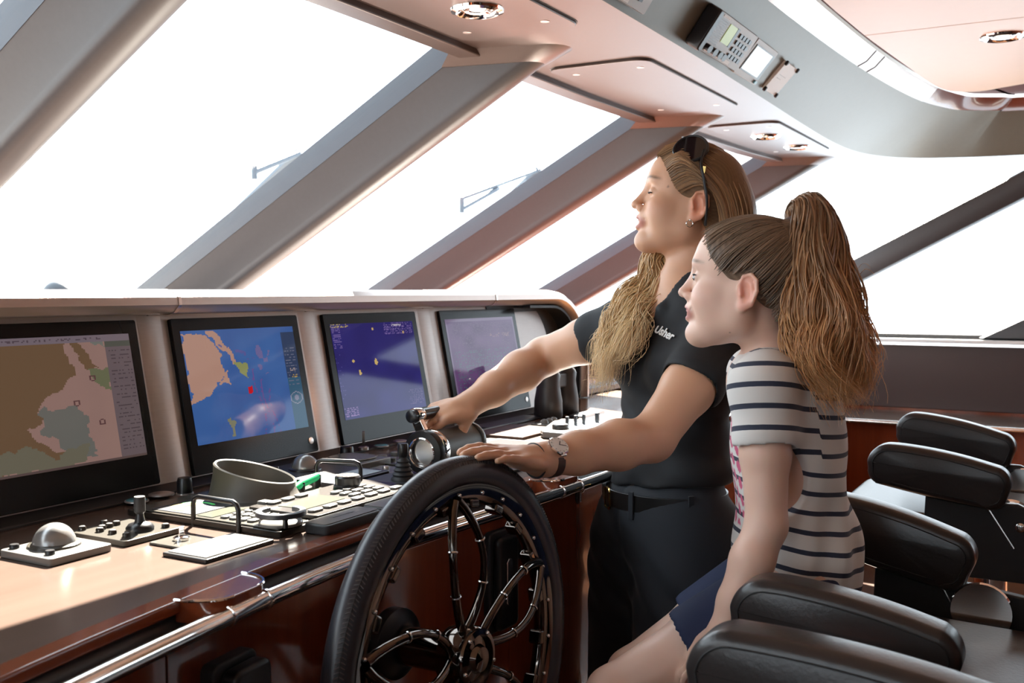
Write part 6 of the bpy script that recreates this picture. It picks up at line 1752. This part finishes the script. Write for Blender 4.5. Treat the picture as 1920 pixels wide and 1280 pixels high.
for sh, el, en_ in ((GLs, GLe, gls_end), (GRs, GRe, grs_end)):
    d = unit(el - sh)
    ft.cap(en_ + d * 0.075, en_ + d * 0.0751, 0.073, 0.073, 0.003, 's'); ft.cap(en_ - d * 0.03, en_ + d * 0.05, 0.0425, 0.0425, 0.003, 's')
ft.cut(gpv - V(0, 0, 0.10), (0, 0, -1), 0.004)
def gfold(X, Y, Z, D):
    a = (X - gpv[0]) * gtl[0] + (Y - gpv[1]) * gtl[1]; b = (X - gpv[0]) * gtf[0] + (Y - gpv[1]) * gtf[1]
    w_ = np.exp(-((Z - gpv[2] - 0.05) / 0.09) ** 2)
    return D + (0.0045 * w_ * np.sin(a * 55 + b * 70 + Z * 25) + 0.0016 * np.sin(a * 40 + b * 30 - Z * 45)).astype(np.float32)
ft.fn(gfold)
def stripe(vs):
    # bands wrap the body level; on the sleeves they follow the sleeve
    d = vs - GLs; t = d @ gd; rad = np.linalg.norm(d - np.outer(t, gd), axis=1)
    side_ = (vs - gch) @ gtl
    on = np.clip((side_ - 0.108) / 0.012, 0, 1) * (vs[:, 2] > gls_end[2] - 0.05)
    z1 = -(vs[:, 2]) + 0.010 * np.sin(((vs - gch) @ gtf) * 14) + 0.05 * np.clip(np.abs(side_) - 0.06, 0, 1)
    return np.where(on > 0.5, t * 0.93 + 0.012 - GLs[2], z1) / 0.0305
def pink(vs):
    b = (vs - gpv) @ gtf; a = (vs - gpv) @ gtl; z = vs[:, 2] - gch[2]
    r = np.random.RandomState(1)
    return ((b > 0.055) & (abs(a) < 0.07) & (z < 0.02) & (z > -0.17) & (np.sin(a * 260) + np.sin(z * 230 + a * 90) > 0.3)).astype(float)
ap = np.array([GLs, GRs, gls_end, grs_end, gpv]); lo, hi = ap.min(0) - 0.19, ap.max(0) + 0.19
net_object('t_shirt', [ft.mesh((lo[0], lo[1], gpv[2] - 0.12), (hi[0], hi[1], gn1[2] + 0.05), 0.0032)], 'striped_cotton', gi, attr={'stripe': stripe, 'pink': pink}, smooth_it=2)
# ---- shorts
fq = Field()
fq.ell(gpv - V(0, 0, 0.02), (0.118, 0.086, 0.085), GM, 0.03)
for h, k in ((gLh, gLk), (gRh, gRk)): fq.cap(h, h * 0.48 + k * 0.52, 0.082, 0.072, 0.03); 
for h, k in ((gLh, gLk), (gRh, gRk)):
    d = unit(k - h); e = h * 0.50 + k * 0.50
    fq.cap(e + d * 0.10, e + d * 0.101, 0.098, 0.098, 0.003, 's'); fq.cap(e - d * 0.03, e + d * 0.05, 0.0615, 0.0615, 0.003, 's')
fq.cut(gpv + V(0, 0, 0.02), (0, 0, 1), 0.0)
ap = np.array([gpv, gLh, gRh, gLk, gRk]); lo, hi = ap.min(0) - 0.16, ap.max(0) + 0.16
net_object('shorts', [fq.mesh(lo, hi, 0.005)], 'navy_shorts', gi, smooth_it=2)
# ---- face details
for y in (1, -1):
    c_ = HG(0.0815, y * 0.0315, 0.0185)
    pts = [c_ + (HG.M[0] * 0.0136 * math.cos(e) * 0.97 + HG.M[1] * 0.0156 * math.sin(e) + HG.M[2] * 0.003) * 0.93 for e in np.linspace(-1.0, 1.05, 9)]
    MB().tube(pts, [0.0004, 0.0012, 0.0016, 0.0017, 0.0017, 0.0017, 0.0016, 0.0014, 0.0005], 6).build('eyelash', 'lash', gi)
    MB().sphere(c_ + HG.M[0] * 0.0026 - HG.M[2] * 0.0018, (0.0105, 0.0112, 0.0052), 16, 10, HG.M).build('eye', 'eye_white', gi)
    MB().sphere(c_ + HG.M[0] * 0.0096 - HG.M[2] * 0.0016, (0.0040, 0.0056, 0.0052), 12, 8, HG.M).build('iris', 'iris', gi)
pts = [HG(0.0985 - 15.0 * q * q, q, -0.0462 + abs(q) * 0.16) for q in np.linspace(-0.026, 0.026, 9)]
MB().tube(pts, [0.0014, 0.0032, 0.0046, 0.0052, 0.0054, 0.0052, 0.0046, 0.0032, 0.0014], 8).build('teeth', 'teeth', gi)
# ---- slicked-back hair and ponytail
base = HG(-0.072, 0, 0.118)
fc = Field()
fc.ell(HG(-0.010, 0, 0.047), np.array((0.0955, 0.0755, 0.085)) * HG.s, HG.M, 0.02); fc.ell(HG(0.040, 0, 0.064), np.array((0.051, 0.060, 0.051)) * HG.s, HG.M, 0.03)
fc.cap(HG(-0.055, 0, 0.085), base, 0.045 * HG.s, 0.020 * HG.s, 0.03)
fc.ell(HG(0.115, 0, 0.000), np.array((0.066, 0.10, 0.088)) * HG.s, HG.M, 0.010, 's'); fc.ell(HG(0.042, 0, -0.066), np.array((0.090, 0.12, 0.088)) * HG.s, HG.M, 0.010, 's')
captone2 = lambda vs: np.array([0.17, 0.108, 0.068]) * (0.7 + 0.6 * np.clip(np.sin(np.arctan2(HG.inv(vs)[:, [1]], HG.inv(vs)[:, [2]] - 0.118 + (HG.inv(vs)[:, [0]] + 0.072) * -0.9) * 70) ** 2, 0, 1))
pc = HG(-0.01, 0, 0.03)
net_object('hair_cap', [fc.mesh(pc - 0.16, pc + 0.16, 0.003)], 'scalp_hair', gi, captone2, smooth_it=2)
rs0 = np.random.RandomState(4)
def brown(rs_, q):
    b = np.array([0.21, 0.135, 0.085]) * (0.5 + 0.9 * rs_.rand()); return np.tile(b, (len(q), 1))
line = spline([(0.082, 0.0, 0.098), (0.078, 0.036, 0.086), (0.062, 0.058, 0.062), (0.045, 0.068, 0.038), (0.022, 0.0735, 0.034), (-0.005, 0.076, 0.040), (-0.030, 0.074, 0.010), (-0.055, 0.062, -0.030), (-0.075, 0.035, -0.050), (-0.082, 0.0, -0.055)], 10)
cen0 = np.array([-0.010, 0, 0.045]); rad0 = np.array([0.0985, 0.0790, 0.0895])
cvs = []
bl = np.array([-0.072, 0, 0.118])
for k in range(760):
    q = line[rs0.randint(len(line))] + rs0.randn(3) * 0.0035 + (np.array([0.007, 0, -0.003]) * rs0.rand() if k % 3 == 0 else 0)
    sg_ = 1 if k % 2 else -1
    q = q * np.array([1, sg_, 1])
    P = []
    d0 = (q - cen0) / rad0; d1 = (bl - cen0) / rad0 + rs0.randn(3) * 0.05
    n0, n1 = np.linalg.norm(d0), np.linalg.norm(d1); u0, u1 = d0 / n0, d1 / n1
    om = math.acos(np.clip(u0 @ u1, -1, 1))
    hgt = 1.0 + 0.012 * rs0.rand()
    for t in np.linspace(0, 1, 14):
        w_ = (math.sin((1 - t) * om) * u0 + math.sin(t * om) * u1) / math.sin(om)
        rr = n0 * (1 - t) ** 3 + hgt * (1 - (1 - t) ** 3) if t < 0.8 else hgt * (1 - (t - 0.8) / 0.2) + n1 * (t - 0.8) / 0.2
        rr = max(rr, 0.985 if t > 0.08 else 0.97)
        P.append(HG(*(cen0 + w_ * rad0 * rr)))
    cvs.append(np.array(P))
hair_object('slicked_hair', cvs, 0.0011, 8, gi, brown)
def pony_tone(rs_, q):
    b = np.array([0.31, 0.175, 0.095]) * (0.45 + 1.0 * rs_.rand()); t = np.array([0.74, 0.38, 0.16]) * (0.65 + 0.6 * rs_.rand())
    w_ = np.clip((q - 0.35) / 0.55, 0, 1)[:, None]; return b * (1 - w_) + t * w_
B0 = at(1484, 400, 1.69)
def gp(*p): return [base, B0] + [at(*q) for q in p]
pg = [gp((1497, 382, 1.67), (1492, 440, 1.64), (1478, 540, 1.63), (1482, 630, 1.63), (1525, 690, 1.62), (1570, 745, 1.62)),
      gp((1512, 374, 1.67), (1520, 440, 1.62), (1510, 560, 1.60), (1515, 650, 1.60), (1545, 710, 1.60), (1570, 755, 1.60)),
      gp((1525, 374, 1.67), (1545, 440, 1.62), (1550, 560, 1.59), (1560, 650, 1.58), (1585, 710, 1.59), (1595, 755, 1.60)),
      gp((1535, 380, 1.69), (1568, 450, 1.66), (1592, 560, 1.64), (1608, 640, 1.63), (1620, 690, 1.63), (1600, 750, 1.63)),
      gp((1530, 380, 1.72), (1560, 450, 1.71), (1588, 560, 1.70), (1615, 650, 1.69), (1622, 700, 1.68), (1600, 740, 1.68)),
      gp((1515, 376, 1.72), (1530, 440, 1.73), (1540, 560, 1.73), (1550, 650, 1.72), (1570, 700, 1.71), (1585, 735, 1.70))]
cv = sheet(pg, 2600, 31, 0.0062, 0.022, 2.5, 34, 1.5, 30)
hair_object('ponytail', cv, 0.0016, 9, gi, pony_tone)
# a few loose flyaway hairs
fl = sheet([[at(1600, 520, 1.62), at(1625, 490, 1.62), at(1642, 500, 1.62), at(1640, 512, 1.62)], [at(1615, 640, 1.62), at(1640, 680, 1.62), at(1655, 720, 1.62), at(1672, 722, 1.62)]], 14, 41, 0.006, 0.004, 1.5, 16, 2.0, 5)
hair_object('flyaway_hair', fl, 0.0005, 10, gi, pony_tone)
hb = thing('hair_tie', B0, "brown hair tie at the root of the girl's ponytail", 'hair tie')
ax_ = unit(B0 - base + V(0, 0, 0.01)); a1 = unit(np.cross(ax_, UPW)); a2_ = np.cross(ax_, a1)
mat('tie_brown', (0.10, 0.05, 0.035), 0.6)
MB().tube([base + ax_ * 0.006 + (a1 * math.cos(a) + a2_ * math.sin(a)) * 0.019 for a in np.linspace(0, 2 * math.pi, 25)[:-1]], 0.0042, 8, closed_path=True).build('band', 'tie_brown', hb)
MB().tube([base + ax_ * 0.013 + (a1 * math.cos(a) + a2_ * math.sin(a)) * 0.0185 for a in np.linspace(0, 2 * math.pi, 25)[:-1]], 0.0040, 8, closed_path=True).build('band', 'tie_brown', hb)
